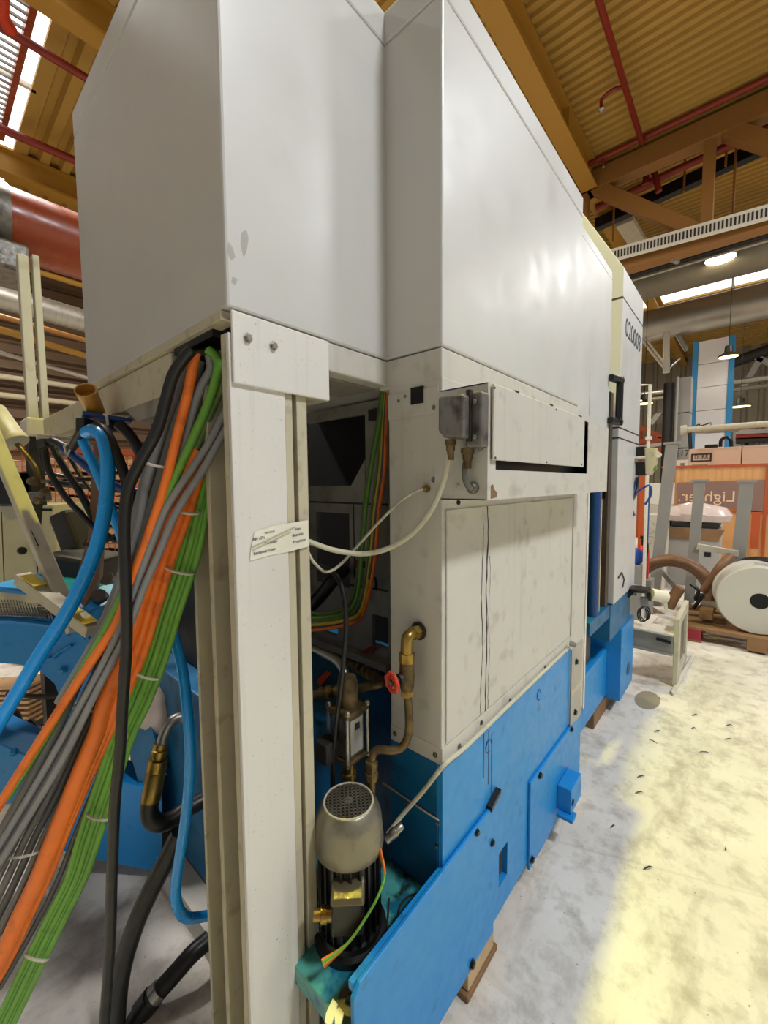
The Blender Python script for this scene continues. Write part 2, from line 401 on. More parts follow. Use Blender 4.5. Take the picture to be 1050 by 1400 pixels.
MB().tube(spline([q+V(0, 0, 0), q+V(0, .16, .05), q+V(0, .3, 0), q+V(0, .3, -.12)], 4), .025, 8).build('outlet_arm', 'red_pipe', t, smooth=True)
MB().lathe([(.02, 0), (.05, -.02), (.02, -.05)], q+V(0, .3, -.12), (0, 0, 1), 8).build('sprinkler_head', 'steel', t)
pipe('sprinkler_pipe', [P(815, 285, X=9.0), far(P(815, 285, X=9.0), P(1030, 183, X=9.0), -1.2)], .06, 'red_pipe', 'red sprinkler pipe seen through the truss lattice', 'pipe', 'sprinkler pipes')
t = thing('pipe_hanger', 'red bent pipe hanger beyond the truss diagonal', 'hanger', P(885, 225, X=8.95))
MB().tube([P(883, 250, X=8.95), P(884, 222, X=8.95), P(891, 222, X=8.95), P(901, 262, X=8.95)], .05, 8).build('hanger_bar', 'red_pipe', t, smooth=True)
MB().lathe([(.07, 0), (.07, .04)], P(883, 253, X=8.95), (0, 0, 1), 8).build('hanger_foot', 'red_pipe', t)
pipe('sprinkler_pipe', [P(-40, 11, Z=7.1), P(130, 114, Z=7.1)], .05, 'red_pipe', 'red sprinkler pipe crossing the louvred rooflight', 'pipe', 'sprinkler pipes')
pipe('sprinkler_pipe', [P(2, -60, Z=7.0), P(2, 18, Z=7.0), P(14, 40, Z=7.0)], .07, 'red_paint', 'bright red riser pipe meeting the rooflight sprinkler', 'pipe', 'sprinkler pipes')
pipe('sprinkler_pipe', [P(-40, 158, Z=7.1), P(120, 227, Z=7.1)], .06, 'red_pipe', 'brown-red sprinkler pipe near the far end of the rooflight', 'pipe', 'sprinkler pipes')
# black busbar trunking seen through the truss
for (pa, pb, r, lab) in (((815, 308), (1060, 193), .13, 'black busbar trunking hung beneath the deck beyond the truss'),):
    o = MB().bar(P(*pa, X=9.35), far(P(*pa, X=9.35), P(*pb, X=9.35), -7), .16, .2).build('busbar_trunking', 'plastic_black'); tag(o, lab, 'trunking')
sl0, sl1 = P(838, 308, X=9.5)+V(0, -.2, 0), P(860, 340, X=10.8)+V(0, -.2, 0)
o = MB().bar(sl0, sl1, .3, .1).cyl(sl0.lerp(sl1, .2), V(*sl0.lerp(sl1, .2).xy, ZD-.005), .015, 6).cyl(sl0.lerp(sl1, .8), V(*sl0.lerp(sl1, .8).xy, ZD-.005), .015, 6).build('strip_light', 'frame_paint'); tag(o, 'cream strip light body hung beside the black trunking', 'light')
for (pa, pb) in (((992, 206), (992, 228)), ((1008, 235), (1002, 292)), ((830, 292), (838, 330)), ((935, 250), (935, 262))):
    q_ = P(*pb, X=9.2)
    o = MB().cyl((q_.x, q_.y, ZD-.005), q_, .018, 6).build('hanger_rod', 'truss_brown'); tag(o, {992: 'short hanger rod beside the black trunking', 1008: 'long hanger rod reaching down to the perforated tray', 830: 'hanger rod beside the cream strip light', 935: 'hanger rod between truss diagonal and vertical'}[pa[0]], 'rod', 'hanger rods behind the truss')
# perforated cable tray on the bottom chord
t = thing('cable_tray', 'white perforated cable tray fixed along the truss bottom chord', 'cable tray', P(850, 345, X=8.3))
za = 5.62
ta = P(835, 350, X=8.35); tb = far(ta, P(1075, 283, X=8.35), -7)
NS = int(46*(tb-ta).length/(P(1075, 283, X=8.35)-ta).length)
MB().bar(ta, tb, .02, .22, (0, 0, 1)).build('tray_side', 'white_paint', t)
dv = (tb-ta)
for i in range(NS):
    q = ta+dv*((i+.5)/NS)+V(-.012, 0, 0)
    MB().box(q.x-.004, q.x, q.y-.012, q.y+.012, q.z-.06, q.z+.06).build('slot', 'stain', t)
for k, (pa, pb, r, m) in enumerate((((845, 362), (1070, 294), .08, 'frame_paint'), ((850, 373), (1070, 306), .045, 'galvanised_dark'), ((850, 381), (1070, 315), .05, 'plastic_black'), ((852, 387), (1070, 323), .025, 'galvanised'))):
    o = MB().tube([P(*pa, X=9.6), far(P(*pa, X=9.6), P(*pb, X=9.6), -7)], r, 8).build('conduit', m, smooth=True)
    tag(o, ['cream rail below the perforated tray', 'dull grey conduit below the cream rail', 'black cable bundle under the dull grey conduit', 'thin bright conduit above the large duct'][k], 'conduit')
o = MB().cyl(V(8.62, P(918, 330, X=8.62).y, 5.39), P(926, 358, X=9.5), .045, 8).build('tray_bracket', 'grey_steel_paint'); tag(o, 'grey drop bracket joining tray and conduits', 'bracket')
# large ventilation ducts along Y
def duct(x, z, r, y0, y1, m, lab, joint=1.9, seamr=1.03):
    t = thing('ventilation_duct', lab, 'duct', (x, y0, z-r), 'ventilation ducts')
    MB().tube([(x, y0, z), (x, y1, z)], r, 28).build('duct_shell', m, t, smooth=True)
    y = y0+.4
    while y < y1:
        MB().tube([(x, y-.02, z), (x, y+.02, z)], r*seamr, 28).build('joint_ring', m, t, smooth=True); y += joint
    return t
q = P(960, 366, X=11.5); duct(11.5, q.z, .36, -8, 12, 'galvanised_dark', 'dull galvanised ventilation duct in front of the far rooflight')
q = P(960, 431, X=13.8); duct(13.8, q.z+.02, .42, -8, 12, 'galvanised', 'galvanised ventilation duct below the far rooflight', 3.3)
q = P(0, 408, Y=9); 
t = thing('ventilation_duct', 'galvanised spiral duct crossing behind the white posts', 'duct', q, 'ventilation ducts')
MB().tube([P(-60, 388, Y=9), P(160, 452, Y=9)], .19, 24).build('duct_shell', 'galvanised', t, smooth=True)
for i in range(26):
    a_ = P(-60, 388, Y=9).lerp(P(160, 452, Y=9), (i+.5)/26); MB().tube([a_-V(.012, 0, 0), a_+V(.012, 0, 0)], .197, 20).build('spiral_rib', 'galvanised', t, smooth=True)
for i, (ya, yb, r, m, lab) in enumerate(((430, 478, .05, 'truss_brown', 'red-brown pipe under the spiral duct'), (447, 500, .06, 'beam_ochre', 'brown pipe under the red-brown pipe'),
        (352, 405, .05, 'beam_ochre', 'brown pipe above the spiral duct'), (340, 392, .08, 'wall_brown', 'dark beam behind the orange duct'), (480, 528, .04, 'galvanised', 'thin grey conduit below the brown pipe'))):
    o = MB().tube([P(-60, ya-15, Y=10), P(160, yb-0, Y=10)], r, 10).build('wall_pipe', m, smooth=True); tag(o, lab, 'pipe')

# lamps: fixtures for the light sources
def highbay(x, y, z, lab, g='high bay lamps'):
    t = thing('high_bay_lamp', lab, 'lamp', (x, y, z), g)
    MB().lathe([(.34, .015), (.36, .02), (.33, .1), (.2, .24), (.12, .28), (.12, .4), (.03, .42), (.03, .46)], (x, y, z), (0, 0, 1), 24).build('reflector', 'lamp_housing', t, smooth=True)
    MB().cyl((x, y, z+.46), (x, y, ZD+(.035 if 14.7 < x < 16.5 else -.01)), .012, 6).build('suspension_rod', 'steel', t)
    return t
names = ['high bay lamp hung above the machine covers', 'high bay lamp over the open aisle beside the machine', 'high bay lamp over the aisle by the spool', 'high bay lamp over the far end of the aisle',
         'high bay lamp behind the machine', 'high bay lamp over the blue conveyor', 'high bay lamp near the clad wall', 'high bay lamp in front of the far rooflight']
for (x, y, z, p, c, s), n_ in zip(LAMPS, names): highbay(x, y, z, n_)
q = P(985, 354, X=11.0)
t = thing('ceiling_lamp', 'glowing round lamp fixed below the dull galvanised duct', 'lamp', q)
MB().lathe([(.26, .0), (.26, .05), (.12, .14)], q, (0, 0, 1), 20).build('lamp_body', 'lamp_housing', t, smooth=True)
MB().lathe([(.005, -.05), (.16, -.04), (.25, 0)], q, (0, 0, 1), 20).build('lamp_lens', 'lamp_glass', t, smooth=True)

# ================================================================== THE MACHINE
BY0 = .475
mach = thing('grinding_machine', 'large cream and blue machine tool with tall sheet metal covers', 'machine', (1.3, 1.2, .1))
# --- rear cover (corner nearest the post)
rc = MB().box(X1, 2.1, Y1, 1.815, ZB, ZS-.003).build('rear_cover', 'cover_paint', mach, bevel=.006)
MB().box(X1, 2.1, Y1, 1.815, ZS, ZT).build('top_band', 'cover_paint', rc, bevel=.006)
MB().box(X1+.008, 2.0, Y1+.008, 1.8, ZS-.01, ZS+.01).build('seam_filler', 'stain', rc)
MB().box(X1-.004, X1+.03, Y1+.02, 1.83, ZB-.022, ZB-.002).build('bottom_rail', 'frame_paint', rc, bevel=.002)
# --- side cover standing proud on the aisle side
fc = MB().box(X2, 2.1, Y2, Y1+.01, ZB, ZS-.003).build('side_cover', 'cover_paint', mach, bevel=.006)
MB().box(X2, 2.1, Y2, Y1+.01, ZS, ZT).build('top_band', 'cover_paint', fc, bevel=.006)
MB().box(X2+.008, 2.09, Y2+.008, Y1, ZS-.01, ZS+.01).build('seam_filler', 'stain', fc)
# --- rail under the covers
rl = MB().box(.70, X2+.01, Y1+.001, Y1+.05, 1.935, ZB-.004).build('cover_rail', 'cover_worn', mach, bevel=.004)
MB().box(X2, 2.1, Y2+.001, Y1+.03, 1.925, ZB-.004).build('cover_rail', 'cover_worn', mach, bevel=.004)
MB().box(.5, X2, Y1+.05, 1.0, 1.93, 1.94).build('rail_return', 'inner_paint', rl)
# --- sliding door panel beyond the side cover, then the end cover with the number
dp = MB().box(2.1, 2.70, Y2+.008, Y2+.03, 1.9, 2.80).build('door_panel', 'cover_paint', mach, bevel=.003)
MB().box(2.1, 2.70, Y2+.010, Y2+.03, 2.804, 2.845).build('door_top_band', 'cover_paint', dp)
MB().box(2.702, 2.712, Y2+.012, Y2+.06, 1.55, 2.85).build('door_gap_strip', 'plastic_black', dp)  # black strip standing in for the dark gap at the door edge
MB().box(2.30, 2.305, Y2+.006, Y2+.009, 1.99, 2.2).build('door_crease', 'frame_paint', dp)
ec = MB().prism([(2.93, Y2, .86), (2.93, Y2, 2.955), (2.93, .87, 3.4), (2.93, 1.4, 3.4), (2.93, 1.4, .86)], (.65, 0, 0)).build('end_cover', 'cover_paint', mach, bevel=.005)
for z in (2.78, 1.99, 1.925):
    MB().box(2.928, 3.582, Y2-.0015, 1.0, z-.004, z+.004).build('panel_joint', 'stain', ec)
text('machine_number', '020003', .165, (3.02, Y2-.001, 2.575), (1, 0, 0), (0, 0, 1), 'ink_dark', ec)
# black pull handle between door and end cover
hd = MB().bar((P(847, 545, Y=Y2-.03).x, Y2-.03, P(847, 576, Y=Y2-.03).z), (P(847, 545, Y=Y2-.03).x, Y2-.03, P(847, 520, Y=Y2-.03).z), .034, .05, (1, 0, 0)).build('pull_handle', 'plastic_black', mach, bevel=.01)
HX = P(847, 545, Y=Y2-.03).x
for z in (P(847, 577, Y=Y2-.03).z, P(847, 519, Y=Y2-.03).z):
    MB().bar((HX-.11, Y2-.005, z), (HX+.03, Y2-.03, z), .03, .04).build('handle_bracket', 'plastic_black', hd, bevel=.008)
    MB().lathe([(.022, 0), (.022, .014), (.01, .018)], (HX+.02, Y2-.03, z), (0, -1, 0), 12).build('handle_screw', 'plastic_black', hd)
# --- cabinet under the side cover
cb = MB().box(X2, 2.045, Y2, .795, .862, 1.93).build('side_cabinet', 'cover_worn', mach, bevel=.003)
MB().box(X2-.0015, X2+.01, Y2-.003, .795, .862, .91).build('bottom_flange', 'cover_worn', cb)
MB().box(X2+.01, 2.045, Y2-.003, Y2+.008, .8625, .9095).build('bottom_flange', 'cover_worn', cb)
MB().box(.948, 2.03, Y2-.005, Y2, .915, 1.578).build('door_panel', 'cover_worn', cb, bevel=.002)
MB().box(X2-.003, X2, .62, .795, 1.835, 1.908).build('blanking_plate', 'cover_worn', cb, bevel=.001)
for (px, py) in ((554, 542), (545, 548)): bolt(P(px, py, X=X2-.003), (-1, 0, 0), .004, cb)
a, b = P(563, 531, X=X2), P(580, 551, X=X2)
MB().box(X2-.006, X2-.002, b.y, a.y, b.z, a.z).build('square_opening', 'hole_black', cb)
for (px, py) in ((594, 557), (593, 656), (540, 1003), (595, 1032)): bolt(P(px, py, X=X2-.002), (-1, 0, 0), .006, cb, 'steel_dull')
for (px, py) in ((628, 1020), (697, 957), (745, 912), (658, 988)): bolt(P(px, py, Y=Y2-.004), (0, -1, 0), .006, cb, 'steel_dull')
for (px0, r, y0) in ((660, .0016, 698), (666.5, .0026, 692), (669.5, .001, 760)):
    a = P(px0, y0, Y=Y2-.005); n = 24
    MB().tube([V(a.x+random.uniform(-.0022, .0022)+.004*math.sin(k*.5), Y2-.005, a.z+(.915-a.z)*k/n) for k in range(n+1)], [r*random.uniform(.5, 1.3) for k in range(n+1)], 5).build('oil_run', 'stain', cb)
for (pl_, yy) in (([(330, 318), (337, 314), (340, 326), (337, 345), (333, 352), (329, 335)], Y1), ([(312, 330), (318, 338), (322, 352), (316, 356), (311, 345)], Y1), ([(318, 378), (325, 382), (322, 390), (316, 386)], Y1)):
    MB().prism([P(x_, y_, Y=yy-.0008) for (x_, y_) in pl_], (0, .0004, 0)).build('smudge', 'smudge', rc if yy == Y1 else fc)
# narrow post panel, blue column and brown column between cabinet and end cover
np_ = MB().box(2.055, 2.27, Y2-.004, Y2+.012, .46, 1.60).build('end_post_panel', 'cover_worn', mach, bevel=.003)
MB().box(2.055, 2.23, Y2-.010, Y2-.004, .44, .84).build('clamp_plate', 'grey_panel', np_, bevel=.002)
for z in (.50, .76): bolt((2.12, Y2-.010, z), (0, -1, 0), .012, np_, 'plastic_black', hexa=False)
MB().box(2.06, 2.22, Y2-.0108, Y2-.010, .605, .63).build('tape_strip', 'frame_paint', np_)
MB().box(2.285, 2.31, Y2-.004, Y2+.03, .44, 1.6).build('edge_rail', 'white_paint', mach, bevel=.002)
MB().cyl((2.60, .652, .86), (2.60, .652, 1.9), .028, 16).build('blue_column', 'navy_paint', mach, smooth=True)
MB().box(2.70, 2.715, .642, .66, .86, 1.9).build('cream_strip', 'frame_paint', mach)
MB().box(2.83, 2.90, .638, .73, .86, 2.2).build('slide_column', 'brown_casting', mach, bevel=.004)
MB().box(2.32, 2.92, .74, .78, .2, 1.95).build('inner_back_panel', 'brown_casting', mach)
# --- horizontal housing box on the aisle side
BX0, BX1, BY, BZ0, BZ1 = .925, 2.08, .475, 1.607, 1.892
hb = MB().slab_y(BX0, BX1, BZ0, BZ1, BY, BY+.003, [(.968, 1.766, 1.683, 1.885)]).build('housing_box', 'cover_worn', mach)
MB().box(BX0, BX0+.003, BY+.003, Y2+.02, BZ0, BZ1).build('end_plate', 'cover_worn', hb)
MB().box(BX1-.003, BX1, BY+.003, Y2, BZ0, BZ1).build('end_plate', 'cover_worn', hb)
MB().box(BX0, BX1, BY+.003, Y2, BZ1-.003, BZ1).build('top_plate', 'cover_worn', hb)
MB().box(BX0, BX1, BY+.003, Y2, BZ0, BZ0+.003).build('bottom_plate', 'cover_worn', hb)
MB().box(BX0+.01, BX1-.01, BY+.05, BY+.053, BZ0+.005, BZ1-.005).build('housing_dark_sheet', 'plastic_black', hb)  # black sheet painting the darkness seen through the gap under the lid
a, b = P(672, 525, Y=BY-.006), P(797, 636, Y=BY-.006)
lid = MB().box(BX0+.012, b.x, BY-.009, BY-.004, 1.706, BZ1-.002).build('housing_lid', 'cover_worn', hb, bevel=.002)
for (px, py) in ((676, 530), (677, 626), (747, 632), (795, 635), (760, 560)): bolt(P(px, py, Y=BY-.009), (0, -1, 0), .003, lid, 'steel_dull')
for xx in (1.06, 1.32, 1.62): MB().box(xx, xx+.022, BY-.010, BY-.002, BZ1-.003, BZ1+.001).build('lid_clip', 'stain', lid)
MB().prism([P(671, 664, Y=BY-.0005), P(671, 682, Y=BY-.0005), P(679, 680, Y=BY-.0005), P(680, 674, Y=BY-.0005), P(676, 669, Y=BY-.0005), P(674, 662, Y=BY-.0005)], (0, .0004, 0)).build('rust_patch', 'rust', hb)
# --- blue base
base = MB().slab_y(.935, 2.262, .1, .862, Y2, Y2+.02, [(1.30, 1.37, .20, .33)]).build('base_frame', 'blue_paint', mach)
MB().box(.935, .955, Y2+.02, .80, .1, .862).build('base_end', 'blue_dirty_shaded', base)
MB().box(1.28, 1.39, Y2+.06, Y2+.07, .18, .35).build('pocket_back', 'blue_dirty_shaded', base)
MB().box(2.242, 2.262, Y2+.02, 1.2, .1, .862).build('base_end', 'blue_paint', base)
MB().box(.935, 2.262, Y2+.02, .80, .855, .861).build('base_top', 'blue_dirty_shaded', base)
sp = MB().prism([(.566, Y2-.014, .12), (.566, Y2-.014, .53), (.586, Y2-.014, .553), (1.215, Y2-.014, .566), (1.235, Y2-.014, .545), (1.235, Y2-.014, .1)], (0, .012, 0)).build('splash_plate', 'blue_paint', mach, bevel=.003)
MB().box(.575, 1.2, Y2-.002, Y2+.012, .53, .55).build('top_hem', 'blue_paint', sp)
MB().prism([(1.20, Y2-.02, .560), (1.20, Y2-.02, .576), (1.27, Y2-.02, .60), (1.27, Y2-.02, .585)], (0, .02, 0)).build('end_clip', 'plastic_black', sp)
for (px, py) in ((673, 1152), (645, 1318), (652, 1138)): bolt(P(px, py, Y=Y2-.015), (0, -1, 0), .009 if px > 645 else .011, sp, 'plastic_black', hexa=False)
ap = MB().box(1.556, 2.13, Y2-.012, Y2, .08, .452).build('access_plate', 'blue_paint', mach, bevel=.003)
for (px, py) in ((727, 1175), (738, 1060), (781, 997), (781, 1078)): bolt(P(px, py, Y=Y2-.013), (0, -1, 0), .011, ap, 'plastic_black', hexa=False)
lg = MB().box(1.87, 2.02, Y2-.075, Y2-.012, .15, .265).build('lifting_lug', 'blue_paint', mach, bevel=.004)
MB().cyl((1.89, Y2-.078, .20), (1.89, Y2-.06, .20), .014, 12).build('lug_hole', 'hole_black', lg)
MB().box(1.84, 1.90, Y2-.09, Y2-.02, .135, .15).build('lug_foot', 'blue_paint', lg)
for (px, py, w_, h_) in ((661, 1016, .01, .12), (668, 1010, .006, .16), (672, 1016, .004, .2)):
    a = P(px, py, Y=Y2-.001); MB().box(a.x, a.x+w_*.6, Y2-.0008, Y2, a.z-h_, a.z+.03).build('oil_run', 'stain', base)
for (px, py) in ((737, 950), (668, 1020)):
    a = P(px, py, Y=Y2-.001); MB().tube([a+V(.02*math.cos(k/7*5), 0, .022*math.sin(k/7*5)) for k in range(8)], .002, 5).build('drip_mark', 'navy_paint', base)
# cream cable-pipe running along the cabinet foot
a = P(545, 1145, X=.80); 
hose('foot_cable', [P(530, 1140, X=.84), P(552, 1112, X=.88), P(580, 1080, X=.905), P(607, 1046, X=.926), P(640, 1018, Y=Y2-.012), P(700, 960, Y=Y2-.012), P(779, 884, Y=Y2-.012)], .0062, 'cable_cream', parent=mach)
gl = MB().lathe([(.007, 0), (.012, .002), (.012, .02), (.014, .022), (.014, .036), (.011, .038), (.011, .055), (.007, .06)], P(527, 1150, X=.80), (P(556, 1122, X=.86)-P(527, 1150, X=.80)), 12).build('cable_gland', 'steel', mach, smooth=True)
MB().lathe([(.012, 0), (.014, .01), (.008, .03)], P(779, 880, Y=Y2-.02), (0, -1, 0), 10).build('clip_screw', 'steel', mach)
# engraved inset on the base end and tray
a, b = P(524, 1072, X=.933), P(598, 1120, X=.933)
MB().bar(P(523, 1070, X=.931), P(600, 1122, X=.931), .004, .004).build('inset_edge', 'frame_paint', base)
MB().bar(P(600, 1122, X=.931), P(600, 1190, X=.931), .004, .004).build('inset_edge', 'blue_dirty_shaded', base)
for (px, py) in ((555, 1097), (598, 1126), (597, 1158)): bolt(P(px, py, X=.931), (-1, 0, 0), .005, base, 'steel_dull')
tray = MB().box(.56, .935, Y2-.001, 1.0, .40, .45).build('drip_tray', 'teal_oily', mach, bevel=.003)
MB().tube([(.86+.045*math.cos(k/16*6.283), .665+.03*math.sin(k/16*6.283), .451) for k in range(16)], .003, 5, closed=True).build('ring_mark', 'stain', tray)
MB().bar((.72, .64, .451), (.84, .73, .451), .004, .004).build('weld_line', 'stain', tray)
MB().lathe([(.03, 0), (.03, .004)], (.60, .645, .45), (0, 0, 1), 12).build('washer', 'steel_dull', tray)
bolt((.60, .645, .454), (0, 0, 1), .010, tray, 'plastic_black')
for k in range(2):
    MB().prism([P(444+k*14, 1400+k*4, Z=.47), P(446+k*11, 1388-k*3, Z=.47), P(455+k*9, 1368+k*12, Z=.47), P(462+k*8, 1376+k*12, Z=.47), P(452+k*13, 1408, Z=.47)], (0, 0, .006)).build('folded_rag', 'paper_yellow', tray)
# --- bed behind the post, dark box painting in the interior's shade, interior wall
bed = MB().box(.66, 2.24, 1.02, 2.35, .1, .86).build('machine_bed', 'blue_dirty_shaded', mach, bevel=.006)
MB().box(.58, .66, 1.06, 2.3, .0, .1).build('bed_foot', 'cover_worn', mach)
MB().box(.76, 1.28, 1.68, 2.15, .86, 1.95).build('interior_dark_box', 'dark_casting', mach, bevel=.01)
XI = 1.30
def yi(px, py): q = P(px, py, X=XI); return q.y, q.z
o1 = [yi(500, 520)[0], 1.66, yi(480, 660)[1], 2.3]
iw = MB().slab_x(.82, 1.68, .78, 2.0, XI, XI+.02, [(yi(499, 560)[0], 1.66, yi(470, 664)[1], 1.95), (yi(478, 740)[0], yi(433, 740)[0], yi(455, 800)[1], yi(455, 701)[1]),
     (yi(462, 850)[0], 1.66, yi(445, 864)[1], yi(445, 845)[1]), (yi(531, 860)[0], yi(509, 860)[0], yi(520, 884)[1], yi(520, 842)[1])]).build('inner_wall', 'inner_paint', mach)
MB().prism([P(499, 664, X=XI), P(480, 664, X=XI), P(499, 628, X=XI)], (.02, 0, 0)).build('corner_gusset', 'inner_paint', iw)
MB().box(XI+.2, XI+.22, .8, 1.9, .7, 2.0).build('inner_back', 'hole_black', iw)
MB().bar(P(424, 686, X=XI-.002), P(530, 690, X=XI-.002), .003, .008).build('wall_joint', 'stain', iw)
MB().bar(P(455, 796, X=XI-.002), P(530, 808, X=XI-.002), .003, .008).build('wall_joint', 'stain', iw)
MB().bar(P(483, 690, X=XI-.002), P(485, 790, X=XI-.002), .003, .004).build('wall_joint', 'stain', iw)
MB().bar(P(424, 870, X=XI-.03), P(534, 912, X=XI-.03), .06, .03).build('wall_ledge', 'inner_paint', iw)
MB().tube(spline([P(500, 802, X=XI-.02), P(500, 792, X=XI-.03), P(508, 788, X=XI-.03), P(514, 794, X=XI-.03), P(514, 806, X=XI-.02)], 4), .006, 6).build('grab_loop', 'plastic_black', iw, smooth=True)
MB().bar(P(487, 770, X=XI-.01), P(497, 772, X=XI-.01), .02, .03).build('red_tag', 'red_pipe', iw)
MB().box(XI-.02, XI, P(530, 580, X=XI).y-.03, P(508, 580, X=XI).y, P(515, 575, X=XI).z, P(515, 560, X=XI).z).build('cable_clamp', 'plastic_black', iw)
# --- beam under the rear cover on the hose side, hole with rubber grommet
bm_ = MB().box(.445, .50, 1.10, 2.66, 1.885, ZB-.024).build('support_beam', 'frame_paint', mach, bevel=.004)
MB().prism([(.445, 1.12, 1.885), (.445, 1.45, 1.885), (.445, 1.36, 1.84), (.445, 1.12, 1.84)], (.1, 0, 0)).build('beam_gusset', 'inner_paint', bm_)
gr = MB().box(.445, .60, .88, 1.08, 1.972, ZB-.003).build('grommet_plate', 'plastic_black', mach)
MB().tube([(.52+.06*math.cos(k/16*6.283), .98+.075*math.sin(k/16*6.283), 1.95) for k in range(16)], .018, 8, closed=True).build('rubber_grommet', 'rubber_black', gr, smooth=True)

# --- cream post (two back-to-back channels) with its bracket
post = thing('steel_post', 'cream painted double channel post with paper label stuck on', 'post', (.53, .9, 0))
MB().box(.437, .571, Y1, Y1+.012, 0, ZB-.05).build('front_plate', 'post_paint', post, bevel=.002)
MB().box(.437, .447, Y1+.012, Y1+.03, 0, ZB-.05).build('front_lip', 'frame_paint', post)
MB().box(.560, .571, Y1+.012, 1.05, 0, ZB-.05).build('web', 'channel_olive_shade', post)
MB().box(.45, .56, .93, .948, 0, ZB-.12).build('middle_flange', 'frame_paint', post, bevel=.002)
MB().box(.46, .56, 1.045, 1.057, 0, ZB-.12).build('rear_flange', 'frame_paint', post, bevel=.002)
MB().box(.573, .594, Y1+.004, Y1+.04, 0, ZB-.05).build('slot_rail', 'frame_paint', post, bevel=.0015)
MB().box(.594, .606, Y1+.022, Y1+.04, 0, ZB-.05).build('slot_recess', 'stain', post)
MB().box(.606, .636, Y1+.004, Y1+.04, 0, ZB-.05).build('slot_rail', 'frame_paint', post, bevel=.0015)
bp = MB().box(.442, .70, Y1-.008, Y1, 1.858, ZB-.006).build('bracket_plate', 'post_paint', post, bevel=.003)
MB().box(.637, .70, Y1, Y1+.12, 1.858, 1.866).build('bracket_return', 'frame_paint', bp)
for (px, py) in ((339, 462), (374, 473)): bolt(P(px, py, Y=Y1-.009), (0, -1, 0), .0075, bp, 'steel', .008)
for (px, py) in ((313, 1068), (299, 617)):
    q = P(px, py, X=.559); MB().cyl(q, q-V(.003, 0, 0), .009, 10).build('bolt_hole', 'hole_black', post)
q = P(281, 948, X=.559); bolt(q, (-1, 0, 0), .009, post, 'steel_dull')
# wrinkled paper label wrapped over the slot
lbl = [P(348, 727, Y=Y1-.002), P(372, 719, Y=Y1-.003), P(404, 714, Y=Y1-.002), P(421, 711, Y=Y1-.0015), P(422, 747, Y=Y1-.0015), P(396, 754, Y=Y1-.002), P(366, 760, Y=Y1-.002), P(342, 767, Y=Y1-.002), P(343, 752, Y=Y1-.002)]
pl = MB().prism(lbl, (0, .0008, 0)).build('paper_label', 'paper', post)
for (pa, pb) in (((344, 748), (404, 720)), ((345, 752), (398, 727))):
    MB().bar(P(*pa, Y=Y1-.0035), P(*pb, Y=Y1-.0035), .002, .0016).build('paper_crease', 'frame_paint', pl)
xd = (P(420, 735, Y=Y1)-P(345, 752, Y=Y1)).normalized(); zd = V(-xd.z, 0, xd.x)
for (s_, px, py, sz) in (('hammer.com', 347, 759, .0105), ('Verl.com', 362, 745, .009), ('PPI 47 l', 346, 740, .0095), ('Projektor', 401, 743, .0095), ('Betriebs', 400, 734, .0095), ('Ham', 404, 725, .008), ('Germany', 362, 730, .007)):
    text('label_print', s_, sz, P(px, py, Y=Y1-.0034), xd, zd, 'ink', pl, .0002)

# --- end plinth under the end cover
pn = MB().box(3.20, 3.62, Y2, 1.1, .10, .62).build('end_plinth', 'blue_paint', mach, bevel=.004)
MB().box(2.90, 3.50, Y2+.01, 1.0, .62, .855).build('plinth_head', 'blue_dirty_shaded', mach, bevel=.004)
MB().box(2.45, 2.90, .625, .72, .78, .86).build('column_shoe', 'blue_dirty_shaded', mach, bevel=.003)
MB().box(2.32, 3.2, .70, 1.0, .12, .46).build('link_base', 'blue_paint', mach, bevel=.004)
MB().box(3.50, 3.62, Y2-.03, 1.0, .80, .86).build('head_rail', 'grey_panel', mach, bevel=.003)
MB().cyl((3.45, Y2-.002, .25), (3.45, Y2+.01, .25), .05, 12).build('plinth_port', 'navy_paint', pn)
MB().tube([P(845, 790, Y=Y2-.002), P(850, 783, Y=Y2-.002), P(853, 792, Y=Y2-.002), P(851, 803, Y=Y2-.002)], .006, 5).build('scribble_mark', 'stain', ec)

# ================================================================== COOLANT PUMP, PIPEWORK, JUNCTION BOX
PX, PY, PZ = .71, .757, .45
pump = thing('coolant_pump', 'upright coolant pump motor with grey fan cowl on the oily tray', 'pump', (PX, PY, PZ))
cw = MB().lathe([(.080, .25), (.090, .25), (.092, .258), (.0915, .27), (.087, .325), (.084, .338), (.078, .353), (.069, .364), (.066, .367), (.062, .367), (.060, .362), (.02, .36)], (PX, PY, PZ), (0, 0, 1), 40).build('fan_cowl', 'cowl_metal', pump, smooth=True)
MB().tube([(PX+.064*math.cos(k/32*6.2832), PY+.064*math.sin(k/32*6.2832), PZ+.366) for k in range(32)], .003, 6, closed=True).build('cowl_ring', 'frame_paint', cw, smooth=True)
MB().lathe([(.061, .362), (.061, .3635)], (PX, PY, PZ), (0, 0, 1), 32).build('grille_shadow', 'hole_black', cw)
g = MB()
for i in range(-5, 6):
    h = math.sqrt(max(.061**2-(i*.0107)**2, 0)); u = V(.66, .75, 0); v = V(-.75, .66, 0)
    for (a, b) in ((u, v), (v, u)):
        c = V(PX, PY, PZ+.366)+a*(i*.0107); g.bar(c-b*h, c+b*h, .0036, .003)
g.lathe([(.011, .364), (.011, .368), (.004, .369)], (PX, PY, PZ), (0, 0, 1), 14)
g.build('fan_grille', 'cowl_metal', cw)
MB().lathe([(.004, .369), (.004, .371)], (PX, PY, PZ), (0, 0, 1), 10).build('grille_centre', 'rust', cw)
mo = MB().lathe([(.075, .03), (.075, .254)], (PX, PY, PZ), (0, 0, 1), 32).build('motor_body', 'motor_black', pump, smooth=True)
